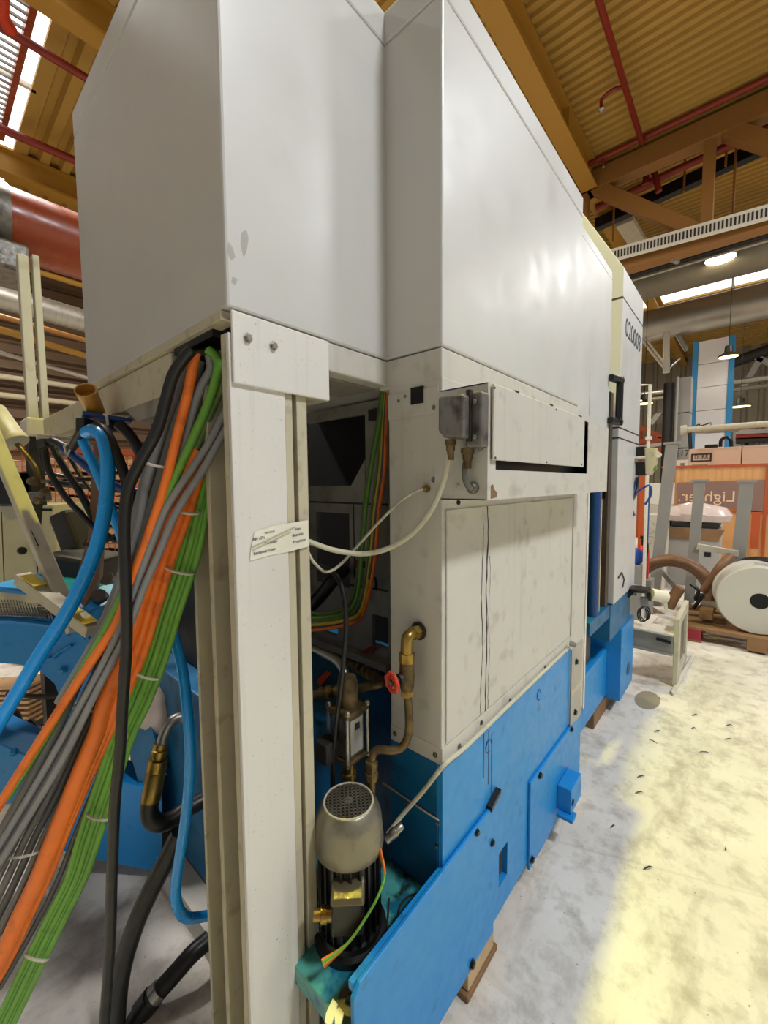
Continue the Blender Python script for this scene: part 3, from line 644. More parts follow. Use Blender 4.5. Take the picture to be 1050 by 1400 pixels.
for k in range(22):
    an = k/22*6.2832; d = V(math.cos(an), math.sin(an), 0); c = V(PX, PY, PZ)
    MB().bar(c+d*.077+V(0, 0, .04), c+d*.077+V(0, 0, .245), .014, .004, d.cross(V(0, 0, 1))).build('cooling_fin', 'motor_black', mo)
MB().lathe([(.098, 0), (.098, .018), (.085, .022), (.082, .034), (.07, .036)], (PX, PY, PZ), (0, 0, 1), 36).build('mounting_flange', 'motor_black', pump, smooth=True)
d = V(-.72, -.69, 0); s = V(.69, -.72, 0); c = V(PX, PY, PZ+.055)+d*.085
tb = MB().hexa([c-s*.04-d*.03+V(0, 0, .06), c+s*.04-d*.03+V(0, 0, .06), c+s*.04+d*.035+V(0, 0, .06), c-s*.04+d*.035+V(0, 0, .06),
                c-s*.04-d*.03+V(0, 0, .15), c+s*.04-d*.03+V(0, 0, .15), c+s*.036+d*.03+V(0, 0, .15), c-s*.036+d*.03+V(0, 0, .15)]).build('terminal_box', 'motor_black', pump, bevel=.006)
MB().hexa([c-s*.043-d*.02+V(0, 0, .146), c+s*.043-d*.02+V(0, 0, .146), c+s*.043+d*.037+V(0, 0, .140), c-s*.043+d*.037+V(0, 0, .140),
           c-s*.04-d*.02+V(0, 0, .166), c+s*.04-d*.02+V(0, 0, .166), c+s*.038+d*.026+V(0, 0, .152), c-s*.038+d*.026+V(0, 0, .152)]).build('oily_lid', 'oil_foil', tb, bevel=.005)
MB().lathe([(.016, 0), (.016, .012), (.019, .012), (.019, .026), (.014, .028), (.014, .045)], c-s*.04+V(0, 0, .085), -s, 10).build('cable_gland', 'brass', tb, smooth=True)
for k, (m_, o_) in enumerate((('cable_orange', 0), ('cable_green', .012), ('cable_yellow', .006), ('cable_orange', -.006))):
    o = MB().tube(spline(pts((520, 1160+k*4, 1.06), (526, 1195, 1.03), (517, 1225, 1.0-o_), (500, 1255, .985-o_), (475, 1290, .98-o_), (440+k, 1313+k*3, .97-o_)), 6), .0033, 6).build('motor_wire', m_, pump, smooth=True)
# --- filter body above the pump
fx, fy = .80, P(476, 1010, X=.80).y
ft = thing('inline_filter', 'square grey filter body with tie bolts and label above the pump', 'filter', (fx, fy, .845))
z0, z1 = .865, .99
MB().box(fx-.034, fx+.034, fy-.034, fy+.034, z0, z1).build('filter_body', 'steel_dull', ft, bevel=.005)
for (za, zb) in ((z0-.012, z0), (z1, z1+.016)):
    MB().box(fx-.045, fx+.045, fy-.045, fy+.045, za, zb).build('end_plate', 'brass_dirty', ft, bevel=.004)
for sx in (-1, 1):
    for sy in (-1, 1):
        MB().cyl((fx+sx*.040, fy+sy*.040, z0-.015), (fx+sx*.040, fy+sy*.040, z1+.02), .005, 8).build('tie_bolt', 'steel', ft)
        bolt((fx+sx*.040, fy+sy*.040, z1+.016), (0, 0, 1), .007, ft, 'steel', .012)
MB().box(fx-.024, fx+.024, fy-.0362, fy-.0342, z0+.012, z1-.012).build('filter_label', 'grey_panel', ft)
MB().box(fx-.008, fx+.012, fy-.0366, fy-.0362, z1-.045, z1-.025).build('label_mark', 'ink_dark', ft)
MB().lathe([(.028, 0), (.030, .02), (.030, .07), (.026, .075), (.026, .085), (.016, .09)], (fx, fy, z1+.016), (0, 0, 1), 24).build('filter_neck', 'brass_dirty', ft, smooth=True)
MB().lathe([(.018, 0), (.018, -.05), (.022, -.052), (.022, -.07), (.014, -.072), (.014, -.1)], (fx, fy, z0-.012), (0, 0, 1), 12).build('outlet_nut', 'brass', ft, smooth=True)
MB().box(fx-.085, fx-.036, fy+.0, fy+.05, .86, .92).build('bracket_block', 'dark_casting', ft, bevel=.004)
# --- pipe with red handwheel on the cabinet end
VX = .872
e0 = P(570, 862, X=X2-.004); v1 = P(556, 872, X=VX)
vy = v1.y
pv = thing('valve_pipe', 'brass pipe with union nuts and red handwheel on cabinet end', 'pipe', (VX, vy, .85))
MB().lathe([(.026, 0), (.026, .004)], (X2-.002, vy, e0.z), (-1, 0, 0), 20).build('wall_collar', 'stain', pv)
MB().tube(spline([(X2, vy, e0.z), (VX+.02, vy, e0.z), (VX+.004, vy, e0.z-.006), (VX, vy, e0.z-.025), (VX, vy, e0.z-.05)], 5), .0165, 14).build('elbow', 'brass', pv, smooth=True)
MB().lathe([(.020, 0), (.020, .03)], (X2-.003, vy, e0.z), (-1, 0, 0), 6).build('elbow_nut', 'brass', pv)
z = e0.z-.045
MB().lathe([(.018, 0), (.022, -.002), (.022, -.028), (.017, -.03), (.017, -.05), (.021, -.052), (.021, -.078), (.014, -.08)], (VX, vy, z), (0, 0, 1), 8).build('union_nut', 'brass', pv)
zv = P(560, 926, X=VX).z
MB().lathe([(.014, .045), (.02, .035), (.022, 0), (.02, -.03), (.015, -.045)], (VX, vy, zv), (0, 0, 1), 14).build('valve_body', 'brass_dirty', pv, smooth=True)
hw = V(-.96, .22, -.05).normalized(); hc = V(VX, vy, zv)
MB().lathe([(.016, .0), (.016, .03), (.009, .032), (.009, .055)], hc, hw, 10).build('valve_bonnet', 'dark_casting', pv, smooth=True)
hp = hc+hw*.052; u = hw.orthogonal().normalized(); v = hw.cross(u)
whl = MB().tube([hp+(u*math.cos(k/28*6.2832)+v*math.sin(k/28*6.2832))*(.024+.002*math.cos(k/28*6.2832*7)) for k in range(28)], .006, 8, closed=True).build('handwheel', 'red_paint', pv, smooth=True)
for k in range(4):
    an = k/4*6.2832+.4; MB().bar(hp, hp+(u*math.cos(an)+v*math.sin(an))*.024, .008, .005, hw).build('wheel_spoke', 'red_paint', whl)
MB().lathe([(.007, -.004), (.007, .007), (.003, .008)], hp, hw, 8).build('wheel_nut', 'steel', whl)
MB().lathe([(.018, 0), (.018, -.02), (.013, -.022)], (VX, vy, zv-.035), (0, 0, 1), 6).build('lower_nut', 'brass', pv)
dn = [V(VX, vy, zv-.04), P(559, 975, X=VX), P(558, 1005, X=VX-.002), P(549, 1022, X=VX-.01), P(535, 1026, X=VX-.03), P(518, 1025, X=VX-.05), P(510, 1032, X=VX-.06), P(508, 1050, X=VX-.065), P(508, 1085, X=VX-.07)]
MB().tube(spline(dn, 6), .0115, 12).build('down_pipe', 'brass_dirty', pv, smooth=True)
q = P(508, 1045, X=VX-.065)
MB().lathe([(.013, .012), (.018, .01), (.018, -.012), (.014, -.014), (.014, -.022), (.019, -.024), (.019, -.044), (.013, -.046)], q, (0, 0, 1), 8).build('union_nut', 'brass_dirty', pv)
# --- cross pipes behind the filter
cpipe = thing('cross_pipe', 'dirty brass pipe run with union nuts behind the filter', 'pipe', P(480, 945, X=.86))
MB().tube(spline([P(418, 953, X=.80), P(440, 948, X=.82), P(475, 944, X=.86), P(505, 938, X=.90), P(521, 934, X=.93), P(512, 924, X=.99), P(495, 915, X=1.03), P(470, 905, X=1.08)], 6), .0135, 12).build('brass_run', 'brass_dirty', cpipe, smooth=True)
for (px, py, r_) in ((440, 948, .02), (450, 947, .022), (461, 946, .02)):
    q = P(px, py, X=.83); ax = P(475, 944, X=.86)-P(440, 948, X=.82); MB().lathe([(r_*.8, -.007), (r_, -.006), (r_, .006), (r_*.8, .007)], q, ax, 10).build('union_nut', 'brass', cpipe)
for (px, py) in ((506, 922), (499, 917), (491, 913)):
    q = P(px, py, X=1.01); ax = P(512, 924, X=.99)-P(495, 915, X=1.03); MB().lathe([(.014, -.006), (.02, -.005), (.02, .005), (.014, .006)], q, ax, 10).build('union_nut', 'brass_dirty', cpipe)
MB().tube(spline([P(415, 880, X=.9), P(445, 894, X=.88), P(462, 905, X=.87), P(471, 920, X=.86), P(474, 945, X=.855), P(474, 962, X=.85)], 6), [.014]*31, 12).build('steel_run', 'steel', cpipe, smooth=True)
o = MB().prism([P(420, 944, X=1.0), P(446, 918, X=1.05), P(452, 921, X=1.05), P(436, 940, X=1.0), P(420, 955, X=1.0)], (.006, .004, 0)).build('red_strap', 'red_paint'); tag(o, 'red flat strap hanging behind the cross pipe', 'strap')
o = MB().prism([P(470, 905, X=1.27), P(512, 880, X=1.27), P(514, 886, X=1.27), P(478, 911, X=1.27)], (.004, 0, 0)).build('red_strap', 'red_pipe'); tag(o, 'dull red strap running into the square wall cutout', 'strap')
# interior hose of black and steel, and the wire bundle against the inner wall
hose('hydraulic_hose', [P(415, 838, X=1.1), P(438, 815, X=1.12), P(458, 790, X=1.16), P(470, 780, X=1.28)], .028, 'rubber_black', 'thick black hose entering the inner wall opening', 'hose')
wires = [('cable_olive', 519, 497, 470, 845), ('cable_green', 522, 500, 474, 850), ('cable_olive', 524, 508, 480, 852), ('cable_yellow', 526, 512, 484, 856), ('cable_orange', 529, 518, 486, 862), ('cable_darkgrey', 527, 515, 478, 858)]
for k, (m_, xa, xb, xc, yc) in enumerate(wires):
    hose('wire', [P(xa+4, 510, X=1.22), P(xa, 560, X=1.24), P(xb+8, 640, X=1.25), P(xb, 700, X=1.25), P(xb-6, 770, X=1.22), P(xc+12, yc-28, X=1.15), P(xc-8, yc-9, X=1.08), P(418, yc-8+k*2, X=1.0), P(405, yc-10+k*2, X=.95)+V(0, .06, 0), V(.84, 1.62, 1.30+.015*k)], .0075, m_,
         ['olive wire against the inner wall', 'green wire in the loom along the inner wall', 'olive wire beside the yellow wire on the inner wall', 'yellow wire in the loom along the inner wall', 'orange wire in the loom along the inner wall', 'dark grey wire in the loom along the inner wall'][k], 'wire', 'wires along the inner wall')

# --- cast junction box on the housing end
jb = thing('junction_box', 'dented cast metal junction box with glands on the housing end', 'box', (.9, .535, 1.70))
XJ = BX0
def jy(px, x): return P(px, 570, X=x).y
MB().box(XJ-.038, XJ, jy(661, XJ-.03), jy(638, XJ-.03), P(650, 612, X=XJ-.03).z, P(650, 536, X=XJ-.03).z).build('box_body', 'cast_box', jb, bevel=.006)
MB().prism([(XJ-.075, jy(638, XJ-.06), P(640, 600, X=XJ-.06).z), (XJ-.075, jy(638, XJ-.06), P(640, 539, X=XJ-.06).z), (XJ-.075, jy(603, XJ-.06), P(605, 543, X=XJ-.06).z), (XJ-.075, jy(603, XJ-.06), P(605, 590, X=XJ-.06).z), (XJ-.075, jy(611, XJ-.06), P(612, 599, X=XJ-.06).z)], (.075, 0, 0)).build('box_lid', 'cast_box', jb, bevel=.007, seg=3)
ya = jy(640, XJ-.05)
MB().box(XJ-.05, XJ-.036, ya-.004, ya+.006, P(640, 604, X=XJ-.04).z, P(640, 534, X=XJ-.04).z).build('lid_joint', 'stain', jb)
for zz in (P(642, 550, X=XJ-.04).z, P(642, 598, X=XJ-.04).z): bolt((XJ-.04, ya-.012, zz), (-1, 0, 0), .005, jb)
for (px, py) in ((655, 540), (657, 612)): bolt(P(px, py, X=XJ-.002), (-1, 0, 0), .006, jb, 'steel')
for (px, py, x_, s_) in ((616, 601, XJ-.045, 1), (639, 613, XJ-.022, 1.15)):
    q = P(px, py, X=x_); MB().lathe([(.014*s_, 0), (.014*s_, -.012), (.011*s_, -.014), (.011*s_, -.026), (.0085*s_, -.03), (.0085*s_, -.05)], q, (0, 0, 1), 10).build('cable_gland', 'brass_dirty', jb, smooth=True)
hose('flex_conduit', [P(637, 630, X=XJ-.022), P(635, 645, X=XJ-.022), P(637, 658, X=XJ-.022), P(642, 667, X=XJ-.016), P(648, 668, X=XJ-.002)], .0075, 'steel_dull', parent=jb)
MB().lathe([(.016, 0), (.016, .006), (.012, .009), (.010, .012)], P(647, 667, X=XJ), (-1, 0, 0), 12).build('conduit_grommet', 'steel_dull', jb, smooth=True)
MB().lathe([(.007, 0), (.005, .006)], P(626, 664, X=XJ), (-1, 0, 0), 10).build('plug', 'frame_paint', jb, smooth=True)
bolt(P(627, 687, X=XJ-.0), (-1, 0, 0), .005, jb, 'plastic_black')
# pale cables looping off the cabinet end to the post
hose('conduit_cable', [P(613, 622, X=XJ-.045), P(611, 640, X=XJ-.05), P(603, 668, X=.872), P(588, 700, X=.865), P(565, 728, X=.86), P(535, 748, X=.84), P(500, 757, X=.80), P(460, 753, X=.74), P(424, 741, X=.67), P(416, 735, X=.66), V(.655, .93, 1.60), V(.66, 1.02, 1.66)], .0072, 'cable_cream', 'pale conduit cable drooping from the junction box to the post', 'cable')
t = thing('sensor_cable', 'thin pale cable plugged into the cabinet end with brass nut', 'cable', P(583, 668, X=X2))
MB().tube(spline([P(581, 668, X=X2-.012), P(570, 671, X=X2-.03), P(548, 685, X=.89), P(520, 712, X=.87), P(490, 745, X=.84), P(465, 772, X=.80), P(447, 782, X=.75), P(433, 773, X=.70), P(422, 757, X=.672), V(.66, .91, 1.58), V(.665, 1.0, 1.64)], 6), .0042, 8).build('cable_run', 'cable_cream', t, smooth=True)
MB().lathe([(.011, 0), (.011, .005), (.008, .006), (.008, .014), (.005, .018)], P(584, 668, X=X2-.001), (-1, 0, 0), 8).build('brass_nut', 'brass', t)
hose('pump_cable', [P(415, 780, X=.8), P(432, 774, X=.8), P(450, 779, X=.79), P(463, 792, X=.78), P(471, 820, X=.775), P(473, 860, X=.77), P(470, 900, X=.765), P(466, 940, X=.76), P(460, 985, X=.75), P(456, 1030, X=.745), P(455, 1075, X=.74)], .0075, 'rubber_black', 'black cable hanging past the filter down to the pump cowl', 'cable')

# ================================================================== CABLE LOOM HANGING FROM THE REAR COVER
def Dc(y): 
    T = ((440, .915), (560, .955), (760, .99), (900, 1.02), (1050, 1.05), (1400, 1.09))
    for (a, b), (c, d) in zip(T, T[1:]):
        if y <= c: return b+(d-b)*(y-a)/(c-a)
    return 1.09
def C(m_, rpx, off, path, label, group, name='cable'):
    return hose(name, [P(x, y, D=Dc(y)+off) for (x, y) in path], rpx/F, m_, label, 'cable', group, n=12, k=5)
G1 = 'loose cables of the hanging loom'
C('rubber_black', 7.0, -.05, [(262, 478), (250, 492), (236, 515), (226, 550), (214, 590), (190, 635), (175, 670), (170, 720), (172, 800), (173, 880), (168, 960), (164, 1030), (157, 1100), (153, 1200), (150, 1300), (141, 1420)], 'black cable hanging straight down in front of the loom', G1)
C('cable_orange', 6.0, -.03, [(268, 482), (264, 500), (255, 545), (241, 600), (225, 665), (204, 730), (182, 790), (160, 850), (120, 912), (85, 965), (50, 1020), (15, 1075), (-25, 1140)], 'single bright orange cable crossing over the grey loom', G1)
C('cable_green', 5.6, -.022, [(284, 478), (296, 490), (297, 510), (285, 550), (268, 590), (250, 630), (228, 680), (205, 730), (185, 780), (160, 830), (140, 870), (120, 905), (95, 950), (60, 1010), (10, 1090)], 'single green cable running beside the orange one', G1)
C('cable_lightgrey', 5.5, -.002, [(262, 490), (246, 515), (232, 560), (216, 610), (200, 660), (190, 720), (172, 780), (150, 840), (122, 890), (80, 960)], 'pale grey cable at the outer side of the loom', G1)
C('cable_grey', 8.5, .004, [(268, 488), (250, 520), (230, 570), (210, 625), (195, 680), (182, 735), (165, 800), (140, 860), (110, 920), (75, 1000), (35, 1080), (-20, 1180)], 'thick grey cable tied at the top of the loom', G1)
C('cable_grey', 8.5, .006, [(272, 492), (258, 540), (240, 590), (224, 645), (208, 700), (194, 755), (180, 810), (158, 870), (128, 935), (90, 1010), (45, 1100), (-20, 1210)], 'thick grey cable lying beside the tied one', G1)
C('cable_lightgrey', 5.5, -.012, [(286, 486), (288, 505), (274, 530), (264, 560), (254, 605), (238, 660), (222, 705), (200, 770), (185, 830), (160, 880), (128, 950), (86, 1030), (40, 1110), (-20, 1215)], 'pale blue-grey cable behind the bright orange one', G1)
C('cable_lightgrey', 4.8, -.03, [(325, 535), (310, 560), (290, 598), (270, 630), (246, 665), (225, 700), (209, 740), (190, 790), (168, 850), (142, 905), (115, 955), (82, 1015), (45, 1080), (-15, 1180)], 'light grey cable emerging beside the post', 'two light grey cables emerging beside the post')
C('cable_lightgrey', 4.8, -.034, [(330, 550), (316, 575), (297, 608), (276, 645), (253, 680), (234, 715), (218, 755), (196, 805), (172, 868), (148, 915), (122, 965), (90, 1030), (52, 1095), (-10, 1195)], 'light grey cable emerging beside the post', 'two light grey cables emerging beside the post')
C('cable_olive', 5, -.01, [(303, 480), (309, 500), (303, 530), (290, 560), (272, 605), (252, 650), (235, 695), (215, 745), (192, 800), (175, 850), (150, 905), (110, 980)], 'dull olive cable between the green and light grey cables', G1)
# orange pack
for k in range(3):
    C('cable_orange', (12.5, 6.2, 5.6)[k], .002+.006*k, [(274+(0, 9, 14)[k], 615), (254+(0, 12, 20)[k], 650), (235+(0, 14, 24)[k], 700), (210+(0, 16, 27)[k], 760), (185+(0, 17, 28)[k], 840), (166+(0, 17, 28)[k], 900), (145+(0, 15, 24)[k], 960), (134+(0, 12, 18)[k], 1000), (113+(0, 11, 16)[k], 1050), (93+(0, 10, 14)[k], 1100), (73+(0, 9, 13)[k], 1150), (53+(0, 9, 13)[k], 1200), (29+(0, 9, 13)[k], 1250), (6+(0, 9, 13)[k], 1300), (-30+(0, 9, 13)[k], 1365)],
      ['fat orange cable on the grey side of the orange pack', 'fat orange cable in the middle of the orange pack', 'fat orange cable on the green side of the orange pack'][k], 'orange cable pack')
C('cable_darkgrey', 4, .03, [(296, 630), (278, 690), (256, 750), (226, 840), (204, 900), (178, 960), (158, 1010), (128, 1080), (100, 1150), (74, 1215), (40, 1280), (0, 1350)], 'dark grey cable tucked between orange and green packs', G1)
# green pack
for k in range(5):
    dx = (-14, -7, 0, 7, 13)[k]
    C('cable_green', 4.6, .02+(.006 if k % 2 else 0), [(300+dx*.2, 600), (284+dx*.6, 650), (271+dx*.9, 700), (256+dx*1.1, 760), (230+dx*1.1, 840), (212+dx*1.1, 900), (189+dx*1.1, 960), (171+dx, 1000), (154+dx, 1050), (137+dx, 1100), (121+dx, 1150), (105+dx*.9, 1200), (80+dx*.9, 1250), (55+dx*.9, 1300), (8+dx*.9, 1397), (-15+dx*.9, 1445)],
      'green cable of the tied pack running beside the steel post', 'green cable pack')
# grey fan toward the lower left
for k in range(7):
    m_ = ('cable_grey', 'cable_lightgrey', 'cable_grey', 'cable_darkgrey', 'cable_grey', 'cable_darkgrey', 'cable_darkgrey')[k]
    C(m_, 5.2, .03+(.008 if k % 2 else 0), [(196+k*2, 790), (176+k*3, 830), (152+k*5, 880), (126+k*6.5, 930), (101+k*8, 980), (76+k*9, 1030), (46+k*11, 1085), (14+k*12, 1140), (-18+k*13, 1205), (-55+k*14, 1275)],
      ['mid grey cable at the edge of the fanned loom', 'pale grey cable in the fanned loom', 'mid grey cable beside the pale one in the fanned loom', 'dark grey cable in the middle of the fanned loom', 'mid grey cable beside the orange pack', 'dark grey cable in the fanned loom', 'dark grey cable in the fanned loom'][k], 'fanned grey cables')
# white cable ties
def tie(px, py, ang, w_, h_, off, label):
    y = Dc(py)+off; a = math.radians(ang); ring = []
    for k in range(14):
        t_ = k/14*6.2832; u = math.cos(t_)*w_; v = math.sin(t_)*h_
        x_ = px+u*math.cos(a)-v*math.sin(a)*.35; y_ = py+u*math.sin(a)+v*math.cos(a)*.35
        ring.append(P(x_, y_, D=y-math.sin(t_)*h_/F))
    o = MB().tube(ring, .0034, 6, closed=True).build('cable_tie', 'tie_white', smooth=True); tag(o, label, 'cable tie', 'white cable ties')
tie(212, 632, 12, 20, 14, -.004, 'white cable tie around the two thick grey cables')
tie(244, 778, 14, 22, 14, .018, 'white cable tie at the upper end of the green pack')
tie(201, 923, 14, 17, 13, .022, 'white cable tie on the green pack beside the blue hose')
tie(133, 1116, 14, 16, 13, .022, 'white cable tie on the green pack over the blue trough')
tie(50, 1308, 12, 16, 13, .022, 'white cable tie at the lower end of the green pack')
tie(118, 967, 4, 22, 15, .03, 'white cable tie around the fanned grey cables')
tie(36, 1165, -14, 27, 15, .03, 'white cable tie low on the fanned grey cables')
tie(255, 697, 10, 18, 14, .006, 'orange-stained cable tie at the top of the orange pack')

# ================================================================== LEFT SIDE: hoses, conveyor, frame
hose('air_hose', pts((118, 592, 1.25), (128, 588, 1.22), (140, 598, 1.19), (147, 630, 1.17), (146, 675, 1.16), (137, 730, 1.15), (118, 785, 1.14), (90, 840, 1.13), (58, 890, 1.12), (25, 945, 1.11), (-15, 1010, 1.1)), .0185, 'hose_blue', 'thick bright blue air hose curving down past the loom', 'hose')
hose('air_hose', pts((222, 810, 1.2), (238, 870, 1.19), (250, 920, 1.18), (257, 980, 1.17), (260, 1040, 1.17), (255, 1110, 1.17), (246, 1170, 1.17), (240, 1215, 1.17), (243, 1240, 1.19), (254, 1254, 1.23), (272, 1254, 1.30), (300, 1248, 1.42)), .0148, 'hose_blue', 'slimmer blue air hose hanging beside the steel post', 'hose')
hose('air_hose', pts((108, 592, 1.45), (130, 640, 1.45), (150, 690, 1.46), (168, 740, 1.47), (185, 790, 1.5)), .016, 'hose_blue', 'dim blue hose crossing behind the bright one', 'hose')
hose('air_hose', pts((85, 612, 1.55), (110, 630, 1.55), (140, 655, 1.56), (175, 672, 1.58), (200, 690, 1.6)), .016, 'navy_paint', 'dark blue hose sagging under the hose bracket', 'hose')
BH = [([(133, 580, 1.22), (146, 592, 1.2), (160, 622, 1.18), (172, 655, 1.17), (182, 690, 1.18), (190, 740, 1.22)], .014, 'black hose from the bracket bending towards the loom'),
      ([(162, 580, 1.3), (175, 592, 1.3), (188, 612, 1.31), (198, 640, 1.33), (205, 680, 1.36)], .017, 'thick black hose under the wooden handle'),
      ([(62, 602, 1.6), (75, 604, 1.58), (92, 612, 1.55), (100, 610, 1.5), (110, 592, 1.42), (118, 580, 1.35)], .015, 'black hose looped between the two brackets'),
      ([(60, 604, 1.65), (66, 640, 1.65), (84, 672, 1.66), (108, 700, 1.68), (128, 720, 1.7), (160, 740, 1.72)], .012, 'black hose sagging over the amber stacks'),
      ([(70, 606, 1.7), (88, 640, 1.7), (112, 678, 1.72), (130, 720, 1.74), (118, 745, 1.75)], .014, 'black hose dropping to the valve group'),
      ([(55, 612, 1.75), (62, 640, 1.75), (80, 650, 1.75), (120, 655, 1.76), (165, 645, 1.78)], .009, 'thin black hose stretched to the fence'),
      ([(95, 625, 1.8), (120, 665, 1.8), (150, 690, 1.82), (190, 700, 1.85)], .009, 'thin black hose above the dim blue hose'),
      ([(120, 745, 1.7), (140, 742, 1.7), (165, 728, 1.72), (190, 722, 1.75)], .008, 'thin black hose beside the brown flap'),
      ([(70, 660, 2.0), (110, 664, 2.0), (190, 672, 2.0)], .016, 'straight black rod behind the hoses')]
for (q, r_, lab) in BH: hose('hydraulic_hose', pts(*q), r_, 'rubber_black', lab, 'hose', 'black hoses around the bracket')
hose('hydraulic_hose', pts((246, 1138, 1.25), (228, 1175, 1.24), (205, 1220, 1.23), (185, 1265, 1.22), (168, 1320, 1.22), (160, 1370, 1.22), (156, 1425, 1.22)), .0265, 'rubber_black', 'fat black hose falling from the bed to the floor', 'hose', 'fat black floor hoses')
t = thing('hydraulic_hose', 'fat black hose with silver band lying toward the floor', 'hose', P(230, 1345, D=1.3), 'fat black floor hoses')
MB().tube(spline(pts((285, 1285, 1.4), (262, 1305, 1.36), (240, 1330, 1.33), (215, 1358, 1.3), (185, 1395, 1.28), (165, 1425, 1.27)), 5), .027, 12).build('hose_run', 'rubber_black', t, smooth=True)
for (a, b, r_, m_) in (((218, 1352), (209, 1363), .029, 'steel'), ((208, 1364), (192, 1385), .0335, 'rubber_black')):
    MB().tube(pts((*a, 1.3), (*b, 1.29)), r_, 14).build('hose_band', m_, t, smooth=True)
t = thing('hose_elbow', 'brass hose fitting with bent steel tail beside the slimmer blue hose', 'fitting', P(210, 1090, D=1.3))
MB().tube(spline(pts((262, 985, 1.38), (246, 981, 1.36), (233, 988, 1.34), (225, 1003, 1.33), (221, 1020, 1.32)), 6), .017, 12).build('bent_tail', 'steel', t, smooth=True)
ax = P(206, 1094, D=1.3)-P(220, 1018, D=1.32)
L0 = ax.length; MB().lathe([(.021, -.005), (.021, .012), (.026, .014), (.026, .03), (.021, .032), (.021, .042), (.029, .044), (.029, .078), (.026, .08), (.029, .084), (.029, L0)], P(220, 1018, D=1.32), ax, 10).build('swaged_nut', 'brass', t, smooth=True)
MB().tube(spline(pts((207, 1090, 1.3), (204, 1106, 1.3), (208, 1120, 1.3), (220, 1125, 1.31), (236, 1120, 1.33), (252, 1108, 1.36), (275, 1095, 1.4)), 6), .0265, 14).build('rubber_tail', 'rubber_black', t, smooth=True)
# hose brackets and wooden handle on the beam
t = thing('hose_bracket', 'dark blue hose clamp bracket bolted under the support beam', 'bracket', P(140, 572, D=1.3), 'hose brackets')
MB().bar(P(112, 567, D=1.28), P(178, 577, D=1.36), .09, .012).build('clamp_top', 'navy_paint', t, bevel=.002)
MB().bar(P(118, 573, D=1.28), P(118, 592, D=1.28), .03, .05).build('clamp_jaw', 'dark_casting', t, bevel=.004)
MB().bar(P(150, 575, D=1.33), P(152, 590, D=1.33), .03, .05).build('clamp_jaw', 'dark_casting', t, bevel=.004)
MB().tube(pts((142, 566, 1.26), (146, 569, 1.26), (147, 580, 1.26), (144, 584, 1.27)), .004, 6).build('strap', 'tie_white', t)
t = thing('hose_bracket', 'dark hose clamp bracket holding the farther hoses', 'bracket', P(75, 598, D=1.6), 'hose brackets')
MB().bar(P(50, 597, D=1.58), P(102, 602, D=1.66), .08, .014).build('clamp_top', 'frame_paint', t, bevel=.002)
MB().bar(P(60, 600, D=1.6), P(62, 612, D=1.6), .03, .06).build('clamp_jaw', 'dark_casting', t, bevel=.004)
MB().tube(pts((88, 610, 1.5), (94, 606, 1.5), (97, 612, 1.5), (92, 624, 1.5), (90, 618, 1.5), (88, 610, 1.5)), .004, 6).build('strap', 'tie_white', t)
t = thing('tool_handle', 'varnished yellow-brown tube handle sticking up beside the support beam', 'handle', P(130, 565, D=1.3))
ax = P(117, 533, D=1.24)-P(132, 566, D=1.32)
MB().lathe([(.026, 0), (.029, ax.length*.9), (.030, ax.length), (.026, ax.length), (.025, ax.length*.7)], P(132, 566, D=1.32), ax, 20).build('handle_tube', 'wood_handle', t, smooth=True)
# tall twin white posts with a bracket box
t = thing('mast', 'twin white upright profiles with a small box at their foot', 'mast', P(48, 600, Y=3.0))
for (xa, xb) in ((30, 46), (45, 57)):
    a, b = P(xa+2, 340, Y=3.0), P(xb, 590, Y=3.0); m_ = (a.x+b.x)/2+.0; MB().box(a.x-(.027 if xa < 40 else .012), a.x+(.02 if xa < 40 else .02), 3.0, 3.06, b.z, a.z-.03).build('profile', 'offwhite_worn', t, bevel=.005)
a, b = P(33, 571, Y=2.95), P(61, 598, Y=2.95); MB().box(a.x, b.x, 2.9, 3.1, b.z, a.z).build('foot_box', 'white_paint', t, bevel=.012)
MB().box(a.x+.01, b.x-.01, 2.94, 3.06, 0, b.z).build('lower_column', 'dark_casting', t)
# orange duct
t = thing('process_duct', 'glossy orange-brown duct passing behind the rear cover', 'duct', P(60, 320, Y=3.9))
a, b = P(-60, 282, Y=3.9), P(150, 352, Y=3.9); zc = P(50, 318, Y=3.9).z
MB().tube([(a.x-.5, 3.9, zc), (b.x+1.2, 3.9, zc)], .225, 36).build('duct_shell', 'orange_duct', t, smooth=True)
q = P(10, 318, Y=3.9); MB().tube([(q.x-1.0, 3.9, zc), (q.x, 3.9, zc)], .235, 36).build('duct_sleeve', 'steel_dull', t, smooth=True)
MB().box(P(24, 350, Y=3.9).x-.4, P(24, 350, Y=3.9).x+.02, 3.6, 4.0, zc-.42, zc-.24).build('sleeve_motor', 'cast_box', t, bevel=.02)
# diagonal cream strut with yellow warning step
t = thing('diagonal_strut', 'cream diagonal square strut leaning above the blue conveyor', 'strut', P(105, 865, D=1.6))
MB().bar(P(-12, 590, D=1.75), P(103, 862, D=1.62), .06, .05, (1, 0, 0)).build('strut_tube', 'offwhite_worn', t, bevel=.005)
MB().bar(P(41, 725, D=1.655), P(52, 747, D=1.645), .002, .012).build('slot', 'hole_black', t)
t = thing('yellow_step', 'steel angle with yellow warning patches below the diagonal strut', 'step', P(80, 825, D=1.6))
MB().bar(P(30, 790, D=1.66), P(128, 862, D=1.52), .055, .045).build('angle_bar', 'frame_paint', t, bevel=.003)
for (a, b) in (((36, 790), (56, 804)), ((92, 833), (106, 843)), ((110, 845), (124, 856))):
    MB().bar(P(*a, D=1.63 if a[0] < 60 else 1.55)+V(0, 0, .012), P(*b, D=1.51 if a[0] > 60 else 1.60)+V(0, 0, .012), .045, .003).build('warning_patch', 'label_yellow', t)
